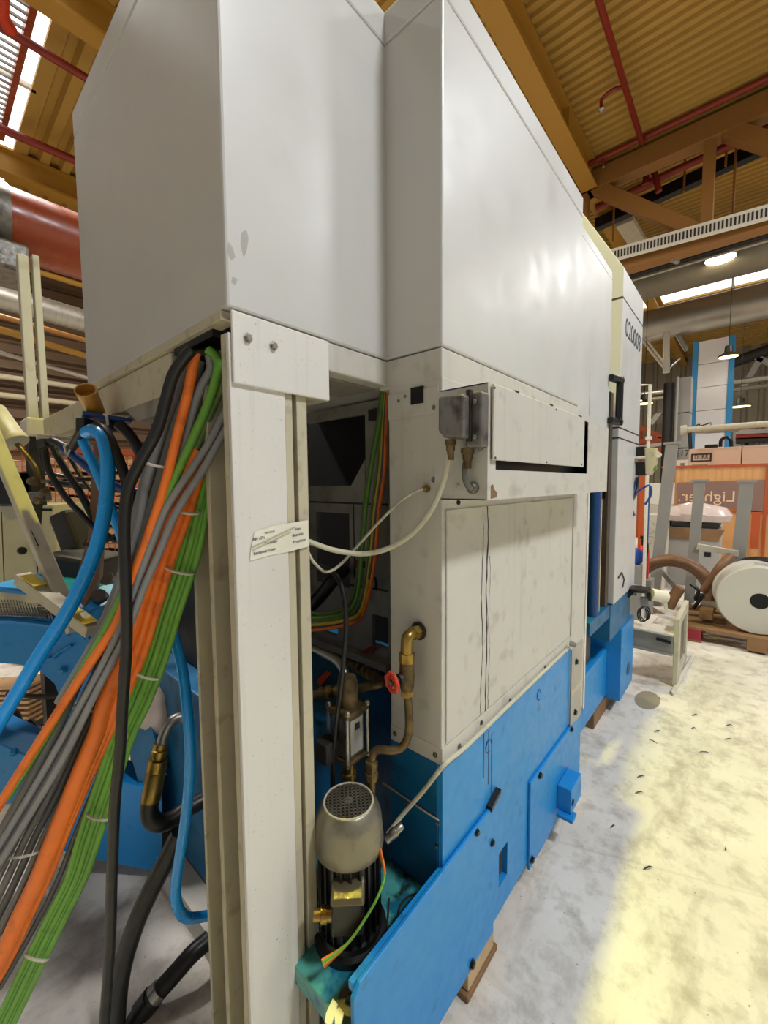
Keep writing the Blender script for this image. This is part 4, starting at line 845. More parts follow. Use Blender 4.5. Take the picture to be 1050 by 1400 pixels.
# cream cylinder top left with brass elbow
t = thing('pneumatic_cylinder', 'cream cylinder with brass fitting at the frame edge', 'cylinder', P(15, 590, D=1.9))
MB().lathe([(.03, 0), (.052, .01), (.052, .16), (.056, .165), (.056, .19), (.03, .2)], P(-12, 560, D=1.9), P(20, 604, D=1.9)-P(-12, 560, D=1.9), 20).build('barrel', 'offwhite_worn', t, smooth=True)
MB().tube(spline(pts((22, 605, 1.9), (30, 615, 1.9), (42, 630, 1.9), (50, 645, 1.9), (52, 665, 1.9)), 5), .012, 8).build('brass_elbow', 'brass_dirty', t, smooth=True)
# cream control cabinet with black knob, valves on top
t = thing('control_cabinet', 'cream control cabinet with a black knob behind the strut', 'cabinet', P(40, 800, D=2.3))
MB().prism([P(-30, 692, D=2.25), P(72, 690, D=2.3), P(80, 800, D=2.3), P(78, 860, D=2.3), P(-30, 870, D=2.25)], V(.25, .35, 0)).build('cabinet_body', 'offwhite_worn', t, bevel=.006)
MB().lathe([(.022, 0), (.022, .02), (.014, .03)], P(30, 753, D=2.245), P(30, 753, D=2)-P(30, 753, D=2.3), 14).build('knob', 'plastic_black', t, smooth=True)
MB().bar(P(56, 697, D=2.27), P(71, 697, D=2.27), .004, .014).build('vent_slot', 'hole_black', t)
MB().bar(P(2, 700, D=2.24), P(6, 800, D=2.24), .003, .006).build('door_gap', 'stain', t)
MB().bar(P(-20, 670, D=2.3), P(36, 668, D=2.3), .1, .18).build('black_housing', 'plastic_black', t, bevel=.01)
t = thing('valve_group', 'small steel valve group with a brass rod above the cream cabinet', 'valve', P(52, 685, D=2.1))
MB().bar(P(42, 680, D=2.1), P(66, 678, D=2.1), .05, .05).build('valve_block', 'steel_dull', t, bevel=.006)
MB().bar(P(38, 658, D=2.1), P(84, 658, D=2.1), .018, .018).build('rod', 'steel', t)
for (px, py) in ((44, 658), (52, 684), (62, 672)): MB().lathe([(.02, -.01), (.02, .01), (.012, .014)], P(px, py, D=2.05), V(-.6, -.6, 0), 8).build('nut', 'brass_dirty', t)
# brown flap, dark machinery
t = thing('rubber_flap', 'brown hanging rubber flap behind the blue hose', 'flap', P(115, 830, D=1.75))
MB().prism([P(128, 605, D=1.7), P(137, 605, D=1.7), P(142, 700, D=1.72), P(136, 790, D=1.75), P(115, 830, D=1.75), P(98, 812, D=1.75), P(120, 735, D=1.73)], V(.02, .03, 0)).build('flap_sheet', 'hose_brown', t)
t = thing('drive_unit', 'dark drive unit with pipes beside the blue conveyor guard', 'machine part', P(130, 900, D=2.0))
MB().bar(P(80, 790, D=2.1), P(150, 800, D=2.1), .25, .3).build('drive_casing', 'dark_casting', t, bevel=.02)
MB().bar(P(90, 700, D=2.2), P(120, 780, D=2.2), .12, .12).build('drive_arm', 'dark_casting', t, bevel=.02)
for (px, py) in ((128, 800), (140, 815), (150, 792), (160, 830), (145, 845)):
    MB().lathe([(.02, -.02), (.02, .02), (.03, .022), (.03, .035)], P(px, py, D=1.9), V(-.5, -.6, .3), 10).build('pipe_nut', 'steel_dull', t, smooth=True)
for (q) in ([(85, 870, 1.95), (110, 905, 1.95), (150, 930, 1.95), (200, 945, 1.95)], [(100, 930, 1.9), (130, 960, 1.9), (170, 965, 1.9), (215, 985, 1.9)]):
    MB().tube(spline(pts(*q), 5), .03, 8).build('casing_pipe', 'rubber_black', t, smooth=True)
t = thing('waste_bin', 'pale crumpled sack lying behind the green cables', 'sack', P(215, 985, D=1.75))
MB().lathe([(.02, -.10), (.10, -.08), (.13, 0), (.10, .09), (.03, .12)], P(216, 965, D=1.85), (0, 0, 1), 12).build('sack_body', 'film', t, smooth=True)
# blue conveyor: curved guard, arch plate, trough
cv = thing('chip_conveyor', 'blue chip conveyor with curved mesh guard and open arch', 'conveyor', P(40, 1150, D=1.9))
arc = [(-40, 806), (0, 806), (40, 810), (75, 822), (103, 842), (122, 872), (130, 905)]
f_ = [P(x, y, D=1.72) for (x, y) in arc]; mb = MB(); e = V(.30, .22, 0)
mb.tube(f_, .012, 6); mb.build('guard_rim', 'blue_paint', cv, smooth=True)
mb = MB()
for a, b in zip(f_, f_[1:]): mb.add([a, b, b+e, a+e, a-V(0, 0, .012), b-V(0, 0, .012), b+e-V(0, 0, .012), a+e-V(0, 0, .012)], [(0, 1, 2, 3), (7, 6, 5, 4), (0, 4, 5, 1), (2, 6, 7, 3)])
mb.build('guard_sheet', 'blue_paint', cv, smooth=True)
mb = MB(); 
inner = [(-40, 820), (0, 820), (30, 822), (55, 830), (70, 840)]
for k in range(20):
    x_ = -10+k*4; mb.bar(P(x_, 820+max(0, x_-20)*.25, D=1.70), P(x_+6, 842+max(0, x_-20)*.12, D=1.68), .004, .004)
for k in range(6): mb.bar(P(-20, 822+k*3.6, D=1.695), P(64, 826+k*3.6, D=1.695), .003, .003)
o = mb.build('guard_mesh', 'steel', cv); o['kind'] = 'stuff'
MB().prism([P(x, y, D=1.71) for (x, y) in ((-40, 842), (20, 843), (70, 848), (104, 860), (122, 880), (127, 930), (110, 975), (88, 1000), (84, 962), (74, 935), (50, 914), (20, 908), (-40, 906))], V(.05, .04, 0)).build('arch_plate', 'blue_paint', cv, bevel=.004)
MB().tube([P(x, y, D=1.70) for (x, y) in ((-40, 848), (20, 849), (70, 855), (95, 866))], .012, 6).build('arch_bead', 'blue_paint', cv, smooth=True)
for (px, py) in ((64, 876), (51, 902), (85, 917), (82, 862)): bolt(P(px, py, D=1.70), V(-.66, -.75, 0), .013, cv, 'blue_paint')
MB().tube([P(x, y, D=1.70) for (x, y) in ((52, 902), (72, 900), (80, 892), (98, 882))], .006, 5).build('weld_bead', 'blue_paint', cv, smooth=True)
MB().prism([P(x, y, D=1.62) for (x, y) in ((-40, 998), (0, 1017), (48, 1038), (60, 1046), (60, 1090), (30, 1098), (-40, 1106))], V(.10, .12, 0)).build('trough_beam', 'blue_paint', cv, bevel=.005)
MB().prism([P(x, y, D=1.72) for (x, y) in ((60, 1040), (140, 1062), (190, 1075), (222, 1072), (222, 1193), (205, 1191), (128, 1175), (60, 1158))], V(.04, .2, 0)).build('trough_side', 'blue_paint', cv, bevel=.005)
MB().prism([P(x, y, D=1.74) for (x, y) in ((165, 985), (200, 975), (228, 1060), (190, 1072))], V(.1, .12, 0)).build('trough_gusset', 'blue_dirty_shaded', cv)
bolt(P(20, 1028, D=1.61), V(-.5, -.5, .6), .012, cv, 'blue_paint')
MB().prism([P(-40, 1150, D=2.0), P(75, 1160, D=2.0), P(140, 1185, D=2.0), P(120, 1215, D=2.0), P(30, 1255, D=1.95), P(-40, 1285, D=1.9)], V(.2, .28, 0)).build('conveyor_foot', 'offwhite_worn', cv)
# amber-wrapped sheet stacks behind an orange wire fence
fn = thing('wire_fence', 'orange framed wire mesh fence standing behind the hoses', 'fence', P(120, 830, D=3.4))
MB().bar(P(20, 612, D=3.4), P(260, 622, D=3.4), .05, .05).build('top_rail', 'orange_frame', fn)
for px in (130, 186, 262): MB().bar(P(px, 612, D=3.4), P(px+4, 850, D=3.4), .05, .04, (1, 0, 0)).build('fence_post', 'orange_frame', fn)
mb = MB()
for k in range(22): mb.cyl(P(30+k*9, 616, D=3.4), P(32+k*9, 850, D=3.4), .003, 5)
for k in range(10): mb.cyl(P(20, 630+k*22, D=3.4), P(260, 636+k*22, D=3.4), .003, 5)
o = mb.build('wire_mesh', 'orange_frame', fn); o['kind'] = 'stuff'
st = thing('sheet_stack', 'stack of wavy amber wrapped sheets behind the wire fence', 'stack', P(120, 840, D=3.8))
for k in range(21):
    yy = 628+k*10.5; path = [P(10+j*14, yy+math.sin(j*1.3+k*2.1)*2.2, D=3.75+.05*random.random()) for j in range(18)]
    mb = MB(); n = len(path); h = V(0, 0, -.05); e = V(.12, .16, 0)
    mb.add([p for p in path]+[p+h for p in path]+[p+e for p in path]+[p+e+h for p in path], [(i, i+1, n+i+1, n+i) for i in range(n-1)]+[(2*n+i, 2*n+i+1, i+1, i) for i in range(n-1)]+[(n+i, n+i+1, 3*n+i+1, 3*n+i) for i in range(n-1)])
    mb.build('wrapped_sheet', 'film_amber', st, smooth=True)
MB().prism([P(10, 624, D=3.98), P(250, 624, D=3.98), P(250, 850, D=3.98), P(10, 850, D=3.98)], V(.1, .13, 0)).build('stack_core', 'hose_brown', st)
st = thing('paper_stack', 'leaning stack of pale folded sheets seen through the blue arch', 'stack', P(40, 960, D=2.6))
for k in range(8):
    MB().bar(P(-20, 952+k*6-16, D=2.6), P(58, 930+k*7, D=2.5), .16, .016).build('folded_sheet', 'film_amber', st)
for (q, r_) in (([(5, 965, 2.1), (20, 975, 2.1), (28, 1000, 2.1), (26, 1030, 2.1)], .02), ([(10, 948, 2.2), (50, 952, 2.2), (95, 950, 2.2)], .012), ([(40, 985, 2.2), (60, 1000, 2.2), (90, 990, 2.2)], .016)):
    hose('hydraulic_hose', pts(*q), r_, 'rubber_black', ['black hose curling under the blue arch', 'straight black line crossing the blue arch', 'black hose lying above the trough beam'][(0 if r_ == .02 else 1 if r_ == .012 else 2)], 'hose', 'hoses under the blue arch')
t = thing('dark_cabinet', 'dark brown machine block behind the blue arch', 'machine part', P(60, 1010, D=2.9))
MB().bar(P(-30, 985, D=3.0), P(110, 990, D=3.0), .3, .32).build('block', 'dark_casting', t, bevel=.02)

# ================================================================== WOOD BLOCKS, FLOOR DEBRIS
a, b = P(641, 1296, Z=.1), P(676, 1290, Z=.1)
def block(x0, x1, y0, y1, z0, z1, m_, lab, g='timber blocks under the machine'):
    o = MB().box(x0, x1, y0, y1, z0, z1).build('timber_block', m_, bevel=.003); tag(o, lab, 'wood block', g)
c0 = P(640, 1370, Y=Y2-.005); c1 = P(674, 1370, Y=Y2-.005)
block(c0.x-.015, c1.x+.015, Y2-.012, 1.0, 0, .022, 'wood_dark', 'dark timber packing below the pale beam')
block(c0.x, c1.x, Y2-.005, 1.0, .023, .099, 'wood', 'pale timber beam sticking out below the splash plate')
block(2.12, 2.26, Y2-.01, .9, 0, .099, 'wood', 'timber block under the base beside the access plate')
block(2.9, 3.5, .70, .95, 0, .099, 'wood_dark', 'dark timber under the end plinth')
block(1.5, 1.64, .75, 1.4, 0, .099, 'wood', 'timber beam hidden in the shade under the base')
random.seed(5)
for (px, py, l_, an) in ((876, 1062, .05, .2), (874, 1084, .05, .1), (899, 1000, .05, .1), (893, 1014, .05, 2.2), (950, 978, .05, .15), (948, 996, .035, .2), (997, 992, .05, .1), (996, 1011, .05, .0), (963, 1029, .06, -.2), (886, 1187, .05, .2), (992, 1162, .015, 1), (902, 955, .03, 1.2), (838, 1130, .03, .5)):
    q = P(px, py, Z=.004); c_, s_ = math.cos(an-.85)*l_/2, math.sin(an-.85)*l_/2
    o = MB().tube([q+V(-c_, -s_, .0), q+V(-c_*.4, -s_*.4, .005), q+V(c_*.3, s_*.3, .007), q+V(c_, s_, 0)], [.001, .003, .003, .0006], 6).build('metal_chip', 'chip_dark'); tag(o, 'dark curled metal chip lying on the concrete aisle', 'chip', 'metal chips on the floor')
q = P(885, 957, Z=0); o = MB().lathe([(.10, 0), (.10, .0008), (.02, .001)], q, (0, 0, 1), 20).build('oil_patch', 'oil_floor'); o.scale = (1.6, .8, 1); tag(o, 'dull oil patch on the floor beside the end plinth', 'stain')

# ================================================================== RIGHT SIDE BACKGROUND
# standing panel frame and channel beam by the end plinth
pf = thing('panel_frame', 'standing cream metal frame with a dull inset sheet', 'panel', (4.3, .37, 0))
MB().slab_y(3.93, 4.62, .005, .56, .35, .385, [(4.06, 4.52, .09, .48)]).build('frame', 'offwhite_worn', pf, bevel=.004)
MB().box(4.06, 4.52, .37, .38, .09, .48).build('inset_sheet', 'galvanised_dark', pf)
o = MB().prism([P(917, 948, Z=.003), P(921, 952, Z=.003), P(951, 898, Z=.003), P(947, 896, Z=.003)], (0, 0, .02)).build('floor_strip', 'white_paint'); tag(o, 'white strip lying along the foot of the metal frame', 'strip')
cbm = thing('channel_beam', 'grey steel channel beam reaching from plinth to metal frame', 'beam', (4.0, .55, .26))
MB().box(3.90, 4.12, .386, .80, .42, .435).build('top_flange', 'white_paint', cbm)
MB().box(3.93, 3.945, .386, .80, .27, .42).build('web', 'grey_steel_paint', cbm)
MB().box(3.90, 4.0, .386, .80, .26, .27).build('bottom_flange', 'grey_steel_paint', cbm)
MB().tube([(3.92, .40, .36), (3.92, .50, .37)], .012, 8).build('bar_grip', 'plastic_black', cbm)
o = MB().bar(P(876, 858, X=3.95), P(895, 842, X=4.3), .07, .012).build('loose_strip', 'white_paint'); tag(o, 'loose white strip lying across the channel beam', 'strip')

q = P(873, 808, X=3.45); t = MB().lathe([(.07, 0), (.078, .006), (.078, .024), (.05, .028)], q, (0, 0, 1), 24).build('sensor_head', 'plastic_black', mach, smooth=True); t['label'] = 'flat black round sensor head with white sleeve'
MB().bar(P(858, 815, X=3.42), P(865, 808, X=3.42), .03, .03).build('head_arm', 'plastic_black', t)
MB().cyl(P(888, 812, X=3.5), P(909, 816, X=3.6), .045, 16).build('white_sleeve', 'white_paint', t, smooth=True)
MB().cyl(P(886, 812, X=3.5), P(890, 812, X=3.5), .05, 16).build('sleeve_ring', 'plastic_black', t, smooth=True)
MB().prism([P(905, 812, X=3.56), P(911, 812, X=3.56), P(913, 836, X=3.56), P(909, 838, X=3.56)], (.01, 0, 0)).build('paper_tail', 'white_paint', t)
MB().bar(P(876, 822, X=3.5), P(888, 822, X=3.5), .05, .06).build('lower_block', 'grey_panel', t, bevel=.004)
t = thing('cable_coil', 'small coil of black cable hanging below the sensor head', 'cable', P(882, 845, X=3.95))
for k in range(3):
    q = P(882, 838, X=3.95+.02*k); MB().tube([q+V(0, .035*math.cos(j/20*6.283)+.01*k, .06*math.sin(j/20*6.283)-.01*k) for j in range(20)], .005, 6, closed=True).build('coil_turn', 'rubber_black', t, smooth=True)
# small machine head sticking out behind the end cover

a, b = P(868, 611, X=3.48), P(882, 626, X=3.48); t = MB().box(3.48, 3.56, b.y, a.y, b.z, a.z).build('control_head', 'plastic_black', mach, bevel=.006); t['label'] = 'black and cream control head with dangling wires'
a, b = P(868, 632, X=3.48), P(882, 650, X=3.48); MB().box(3.48, 3.56, b.y, a.y, b.z, a.z).build('black_box', 'plastic_black', t, bevel=.006)
MB().prism([P(881, 612, X=3.47), P(897, 612, X=3.47), P(896, 634, X=3.47), P(889, 650, X=3.47), P(882, 648, X=3.47)], (.09, 0, 0)).build('cream_cover', 'frame_paint', t, bevel=.006)
MB().tube([P(862, 627, X=3.45), P(882, 625, X=3.45)], .01, 8).build('air_pipe', 'white_paint', t, smooth=True)
MB().tube([P(860, 630, X=3.45), P(872, 629, X=3.45)], .018, 10).build('motor_stub', 'steel', t, smooth=True)
for k in range(3):
    MB().tube(spline([P(870+k*2, 652, X=3.45), P(866+k*3, 672, X=3.45), P(861+k, 690, X=3.45), P(864+k*2, 705, X=3.45)], 5), .006, 6).build('dangling_wire', ('blue_plastic', 'rubber_black', 'cable_grey')[k], t, smooth=True)
MB().tube(spline([P(866, 678, X=3.45), P(878, 668, X=3.45), P(888, 664, X=3.45), P(890, 676, X=3.45), P(882, 690, X=3.45)], 5), .008, 6).build('dangling_wire', 'blue_plastic', t, smooth=True)
for (px, py) in ((897, 620), (900, 622), (894, 640)): MB().lathe([(.02, -.015), (.02, .015)], P(px, py, X=3.5), (-1, 0, 0), 8).build('terminal', 'white_paint' if py < 630 else 'cable_green', t)
# orange post, blue plate, fire extinguisher, blue drum
t = thing('rack_post', 'slim orange-red rack post behind the end cover', 'post', P(876, 740, X=5.4)); a = P(876, 640, X=5.4)
MB().box(5.4, 5.46, P(880, 700, X=5.4).y, P(873, 700, X=5.4).y, 0, a.z+.05).build('post_tube', 'orange_frame', t, bevel=.004)
o = MB().box(5.6, 5.63, P(888, 680, X=5.6).y, P(882, 680, X=5.6).y, 0, P(885, 662, X=5.6).z).build('blue_plate', 'blue_plastic', bevel=.004); tag(o, 'upright dark blue plate beside the rack post', 'plate')
q = P(878, 790, X=5.2); zt = P(878, 745, X=5.2).z
t = thing('fire_extinguisher', 'red fire extinguisher with black valve head', 'extinguisher', (q.x, q.y, q.z))
MB().lathe([(.05, 0), (.058, .01), (.058, zt-q.z-.06), (.045, zt-q.z-.02), (.02, zt-q.z)], q, (0, 0, 1), 20).build('cylinder', 'extinguisher_red', t, smooth=True)
MB().lathe([(.02, 0), (.026, .01), (.02, .06), (.035, .07), (.03, .1)], q+V(0, 0, zt-q.z), (0, 0, 1), 10).build('valve_head', 'plastic_black', t, smooth=True)
MB().tube(spline([q+V(-.02, -.02, zt-q.z+.06), q+V(-.05, -.05, zt-q.z), q+V(-.05, -.04, .2)], 5), .008, 6).build('discharge_hose', 'plastic_black', t, smooth=True)
MB().box(q.x-.061, q.x-.058, q.y-.03, q.y+.03, q.z+.12, q.z+.25).build('label', 'white_paint', t)
MB().box(q.x-.1, q.x+.1, q.y-.1, q.y+.1, 0, q.z).build('stand', 'grey_steel_paint', t, bevel=.004)
t = thing('blue_drum', 'small round blue drum in front of the fire extinguisher', 'drum', P(871, 770, X=4.9))
q = P(868, 760, X=4.9); MB().lathe([(.06, -.02), (.085, 0), (.085, .06), (.06, .08)], q, (-1, -.2, 0), 20).build('drum_shell', 'blue_plastic', t, smooth=True)
MB().box(q.x-.1, q.x+.1, q.y-.09, q.y+.05, 0, q.z-.08).build('drum_stand', 'grey_steel_paint', t, bevel=.004)
# pale cabinets
t = thing('filing_cabinet', 'tall pale cabinet with a horizontal door split', 'cabinet', P(900, 790, X=8.2))
ya, yb = P(916, 700, X=8.2).y, P(884, 700, X=8.2).y; zt = P(900, 661, X=8.2).z; zs = P(900, 690, X=8.2).z
MB().box(8.2, 8.7, ya, yb, 0, zs-.006).build('lower_door', 'offwhite_worn', t, bevel=.004); MB().box(8.2, 8.7, ya, yb, zs, zt).build('upper_door', 'white_paint', t, bevel=.004)
t = thing('filing_cabinet', 'low pale cabinet with faint printed emblem', 'cabinet', P(893, 800, X=7.4))
ya, yb = P(910, 720, X=7.4).y, P(876, 720, X=7.4).y; zt = P(893, 704, X=7.4).z; zs = P(893, 734, X=7.4).z
MB().box(7.4, 7.8, ya, yb, 0, zs-.006).build('lower_door', 'offwhite_worn', t, bevel=.004); MB().box(7.4, 7.8, ya, yb, zs, zt).build('upper_door', 'offwhite_worn', t, bevel=.004)
text('emblem', 'EA', .12, (7.398, P(882, 730, X=7.4).y, P(882, 730, X=7.4).z), (0, -1, 0), (0, 0, 1), 'grey_panel', t, .0008)
# trolley frame of grey posts
tr = thing('post_trolley', 'grey tube trolley frame with three tall posts', 'trolley', P(950, 800, X=6.5))
for (x0, y0, x1, y1, w_) in ((919, 606, 894, 800, .13), (957, 657, 943, 800, .11), (1021, 658, 1004, 800, .13)):
    a, b = P(x0, y0, X=6.5), P(x1, y1, X=6.5); MB().bar(a, V(b.x, b.y, .06), w_, .08, (1, 0, 0)).build('upright', 'grey_steel_paint', tr, bevel=.004)
    MB().bar(a+V(0, -.09, 0), a+V(0, .09, 0), .1, .03).build('cap_plate', 'grey_steel_paint', tr)
for (p0, p1, w_) in (((953, 747), (1010, 757), .07), ((945, 828), (1008, 836), .09), ((900, 842), (946, 830), .07)):
    MB().bar(P(*p0, X=6.45), P(*p1, X=6.45), w_, .07).build('cross_bar', 'offwhite_worn', tr, bevel=.004)
MB().bar(P(902, 778, X=6.4), P(926, 806, X=6.4), .05, .05).build('brace', 'grey_steel_paint', tr)
for px in (900, 946, 1004): MB().box(6.42, 6.58, P(px, 800, X=6.5).y-.05, P(px, 800, X=6.5).y+.05, 0, .09).build('trolley_foot', 'grey_steel_paint', tr)
MB().bar(P(990, 765, X=6.3), P(1000, 775, X=6.3), .12, .12).build('hinge_block', 'brass_dirty', tr, bevel=.01)
# grey block with film-wrapped load
t = thing('machine_block', 'grey sheet metal machine block with wrapped load on top', 'machine', P(945, 790, X=8.0))
ya, yb = P(985, 730, X=8.0).y, P(914, 730, X=8.0).y; zt = P(945, 722, X=8.0).z
MB().box(8.0, 8.9, ya, yb, 0, zt).build('block_body', 'grey_panel', t, bevel=.008)
MB().prism([(7.98, ya-.05, zt), (7.98, yb+.05, zt), (7.98, yb, zt-.18), (7.98, ya+.02, zt-.18)], (.05, 0, 0)).build('brown_skirt', 'wood_dark', t)
MB().box(7.985, 8.0, P(972, 757, X=8).y, P(963, 757, X=8).y, P(967, 761, X=8).z, P(967, 755, X=8).z).build('window_slot', 'hole_black', t)
ld = thing('wrapped_load', 'lumpy load wrapped in clear film on the grey block', 'wrapped goods', (8.4, (ya+yb)/2, zt))
random.seed(3); vs = []; nu, nv = 14, 6
MB().box(8.05, 8.8, ya+.02, yb-.02, zt, zt+.1).build('dark_tray', 'dark_casting', ld, bevel=.02)
for (fy, w_, h_) in ((.25, .28, .30), (.52, .3, .34), (.78, .26, .28)):
    yc = ya+(yb-ya)*fy; MB().lathe([(.05, 0), (w_*1.0, .04), (w_*1.12, h_*.45), (w_*.8, h_*.85), (.06, h_)], (8.3, yc, zt+.06), (0, 0, 1), 9).build('wrapped_bundle', 'film', ld, smooth=True)
# brown hose coil leaning on the trolley
t = thing('hose_coil', 'big upright coil of brown ribbed hose', 'hose', P(915, 835, X=6.0))
cc = P(918, 812, X=6.05)
for k in range(4):
    R_ = (.41, .375, .345, .40)[k]; MB().tube([cc+V(.07*k-.1, math.cos(j/40*6.283)*R_, math.sin(j/40*6.283)*R_+.03) for j in range(40)], .042, 8, closed=True).build('hose_turn', 'hose_brown', t, smooth=True)
MB().tube(spline([P(962, 808, X=5.8), P(972, 795, X=5.75), P(985, 775, X=5.7), P(1000, 760, X=5.8)], 5), .045, 8).build('hose_tail', 'hose_brown', t, smooth=True)
MB().tube(spline([P(914, 830, X=5.4), P(922, 815, X=5.4), P(930, 803, X=5.4)], 5), .055, 10).build('hose_end', 'hose_brown', t, smooth=True)
MB().tube(spline([P(944, 798, X=5.6), P(955, 808, X=5.6), P(950, 820, X=5.6), P(962, 812, X=5.6), P(948, 832, X=5.6)], 4), .02, 6).build('black_strap', 'rubber_black', t, smooth=True)
# cream spool on a pallet
sp_ = P(1039, 822, X=5.3); Rs = 47/F*(_f.dot(sp_-V(0, 0, HC)))
t = thing('cable_spool', 'large cream drum spool with a black centre bore', 'spool', (5.5, sp_.y, sp_.z-Rs))
MB().lathe([(Rs*.97, 0), (Rs, .012), (Rs, .05), (Rs*.95, .06), (Rs*.95, .38), (Rs, .39), (Rs, .44), (Rs*.97, .45)], (5.3, sp_.y, sp_.z), (1, .12, 0), 56).build('drum', 'spool_cream', t, smooth=True)
MB().lathe([(.075, -.002), (.075, .01)], (5.3, sp_.y, sp_.z), (1, .12, 0), 24).build('centre_bore', 'hole_black', t)
MB().bar((5.55, sp_.y-.18, sp_.z+Rs*.95), (5.55, sp_.y+.05, sp_.z+Rs*.98), .02, .03).build('drum_lug', 'spool_cream', t)
zp = sp_.z-Rs
pal = thing('pallet', 'timber pallet with red painted blocks under the spool', 'pallet', (5.6, sp_.y+.1, 0))
for k in range(4): MB().box(5.2+k*.25, 5.36+k*.25, sp_.y-.5, sp_.y+.62, zp-.03, zp-.004).build('deck_board', 'wood_dark', pal)
for k, yy in enumerate((sp_.y-.45, sp_.y+.0, sp_.y+.5)):
    for xx in (5.2, 5.75): MB().box(xx, xx+.18, yy-.07, yy+.08, .022, zp-.03).build('pallet_block', ('pallet_red' if k != 1 else 'wood_dark'), pal)
for yy in (sp_.y-.45, sp_.y+.5): MB().box(5.2, 5.95, yy-.07, yy+.08, 0, .022).build('bottom_board', 'wood_dark', pal)
o = MB().prism([P(957, 833, X=5.4), P(975, 835, X=5.4), P(974, 848, X=5.4), P(955, 846, X=5.4)], (.15, 0, 0)).build('wood_wedge', 'wood_dark'); tag(o, 'brown wooden wedge on the pallet corner', 'wood')
o = MB().bar(P(960, 823, X=5.6), P(985, 828, X=5.6), .06, .05).build('steel_bar', 'galvanised'); tag(o, 'short bright steel bar lying beside the spool', 'bar')
o = MB().tube(spline([P(1012, 772, X=6.2), P(1030, 768, X=6.2), P(1060, 770, X=6.2)], 5), .06, 10).build('black_bag', 'rubber_black', smooth=True); tag(o, 'black bag lying behind the spool', 'bag')
# orange strip curtain with poster behind
XC = 9.4
cur = thing('strip_curtain', 'orange translucent strip curtain hung on an orange frame', 'curtain', (XC, .2, 0))
y = -2.6; y_end = P(917, 700, X=XC).y; zt = P(1000, 638, X=XC).z
k = 0
while y < y_end:
    MB().box(XC+(.006 if k % 2 else 0), XC+.004+(.006 if k % 2 else 0), y, y+.125, .05, zt).build('curtain_strip', 'curtain_orange', cur); y += .1; k += 1
MB().box(XC-.04, XC+.04, -2.62, P(905, 640, X=XC).y, zt, zt+.04).build('top_rail', 'orange_frame', cur)
for px in (918, 1046, 1190): MB().box(XC-.04, XC+.0, P(px+2, 700, X=XC).y, P(px-2, 700, X=XC).y, 0, zt).build('frame_post', 'orange_frame', cur)
MB().box(XC-.03, XC+.0, -2.6, P(985, 700, X=XC).y, P(1000, 699, X=XC).z-.02, P(1000, 699, X=XC).z+.02).build('mid_rail', 'orange_frame', cur)
o = MB().bar(P(1034, 700, X=XC-.2), P(1031, 750, X=XC-.2), .11, .06, (1, 0, 0)).build('orange_column', 'orange_frame'); tag(o, 'short orange column standing before the curtain', 'column')
XP = XC-.03
po = thing('poster', 'mauve poster with mirrored lettering hung on the strip curtain', 'poster', (XP, .4, 1.3))
MB().prism([P(925, 660, X=XP), P(1070, 655, X=XP), P(1070, 698, X=XP), P(1030, 700, X=XP), P(1000, 694, X=XP), P(960, 697, X=XP), P(925, 690, X=XP)], (.004, 0, 0)).build('poster_sheet', 'poster_mauve', po)
q = P(1006, 686, X=XP-.006); text('poster_lettering', 'Lighter.', .27, q, (0, -1, 0), (0, 0, 1), 'poster_letter', po, .001, mirror=True)
# crate-like pink enclosure with logo
XD = 10.3
dz0, dz1 = 0, P(1000, 611, X=XD).z
da, db = -2.4, P(942, 625, X=XD).y
t = thing('paint_unit', 'pale pink sheet enclosure with a boxed name plate', 'enclosure', (XD, (da+db)/2, 0))
sp1 = P(1014, 620, X=XD).y
MB().box(XD, XD+1.5, sp1+.006, db, 0, dz1).build('front_panel', 'crate_pink', t, bevel=.01); MB().box(XD, XD+1.5, da, sp1-.006, 0, dz1).build('front_panel', 'crate_pink', t, bevel=.01)
x0, x1 = P(945, 625, X=XD).y, P(973, 625, X=XD).y; z0, z1 = P(958, 631, X=XD).z, P(958, 620, X=XD).z
pl_ = MB().slab_x(x1, x0, z0, z1, XD-.012, XD-.002, [(x1+.025, x0-.025, z0+.025, z1-.025)]).build('name_frame', 'ink_dark', t)
text('name_letters', 'DÜRR', (z1-z0)*.72, (XD-.004, x0-.05, z0+.05), (0, -1, 0), (0, 0, 1), 'ink_dark', pl_, .003, fit=x0-x1-.1)
text('small_print', 'Automotive', .05, (XD-.003, P(946, 637, X=XD).y, P(946, 637, X=XD).z), (0, -1, 0), (0, 0, 1), 'ink_dark', t, .001)
for (px, w_, h_) in ((965+7, 16, 4),): 
    a = P(px, 610, X=XD+.2); MB().box(XD+.2, XD+.5, a.y-.1, a.y+.1, dz1, dz1+.08).build('black_block', 'plastic_black', t, bevel=.01)
MB().tube(spline([P(985, 611, X=XD+.2), P(986, 602, X=XD+.2), P(993, 598, X=XD+.2), P(999, 602, X=XD+.2), P(1000, 612, X=XD+.2)], 5), .03, 8).build('black_loop', 'plastic_black', t, smooth=True)
a, b = P(925, 629, X=9.9), P(941, 640, X=9.9); o = MB().slab_x(b.y, a.y, 0, a.z, 9.9, 9.95, [(b.y+.06, a.y-.06, 0, a.z-.06)]).build('small_frame', 'white_paint'); tag(o, 'small pale open frame beside the pink enclosure', 'frame')
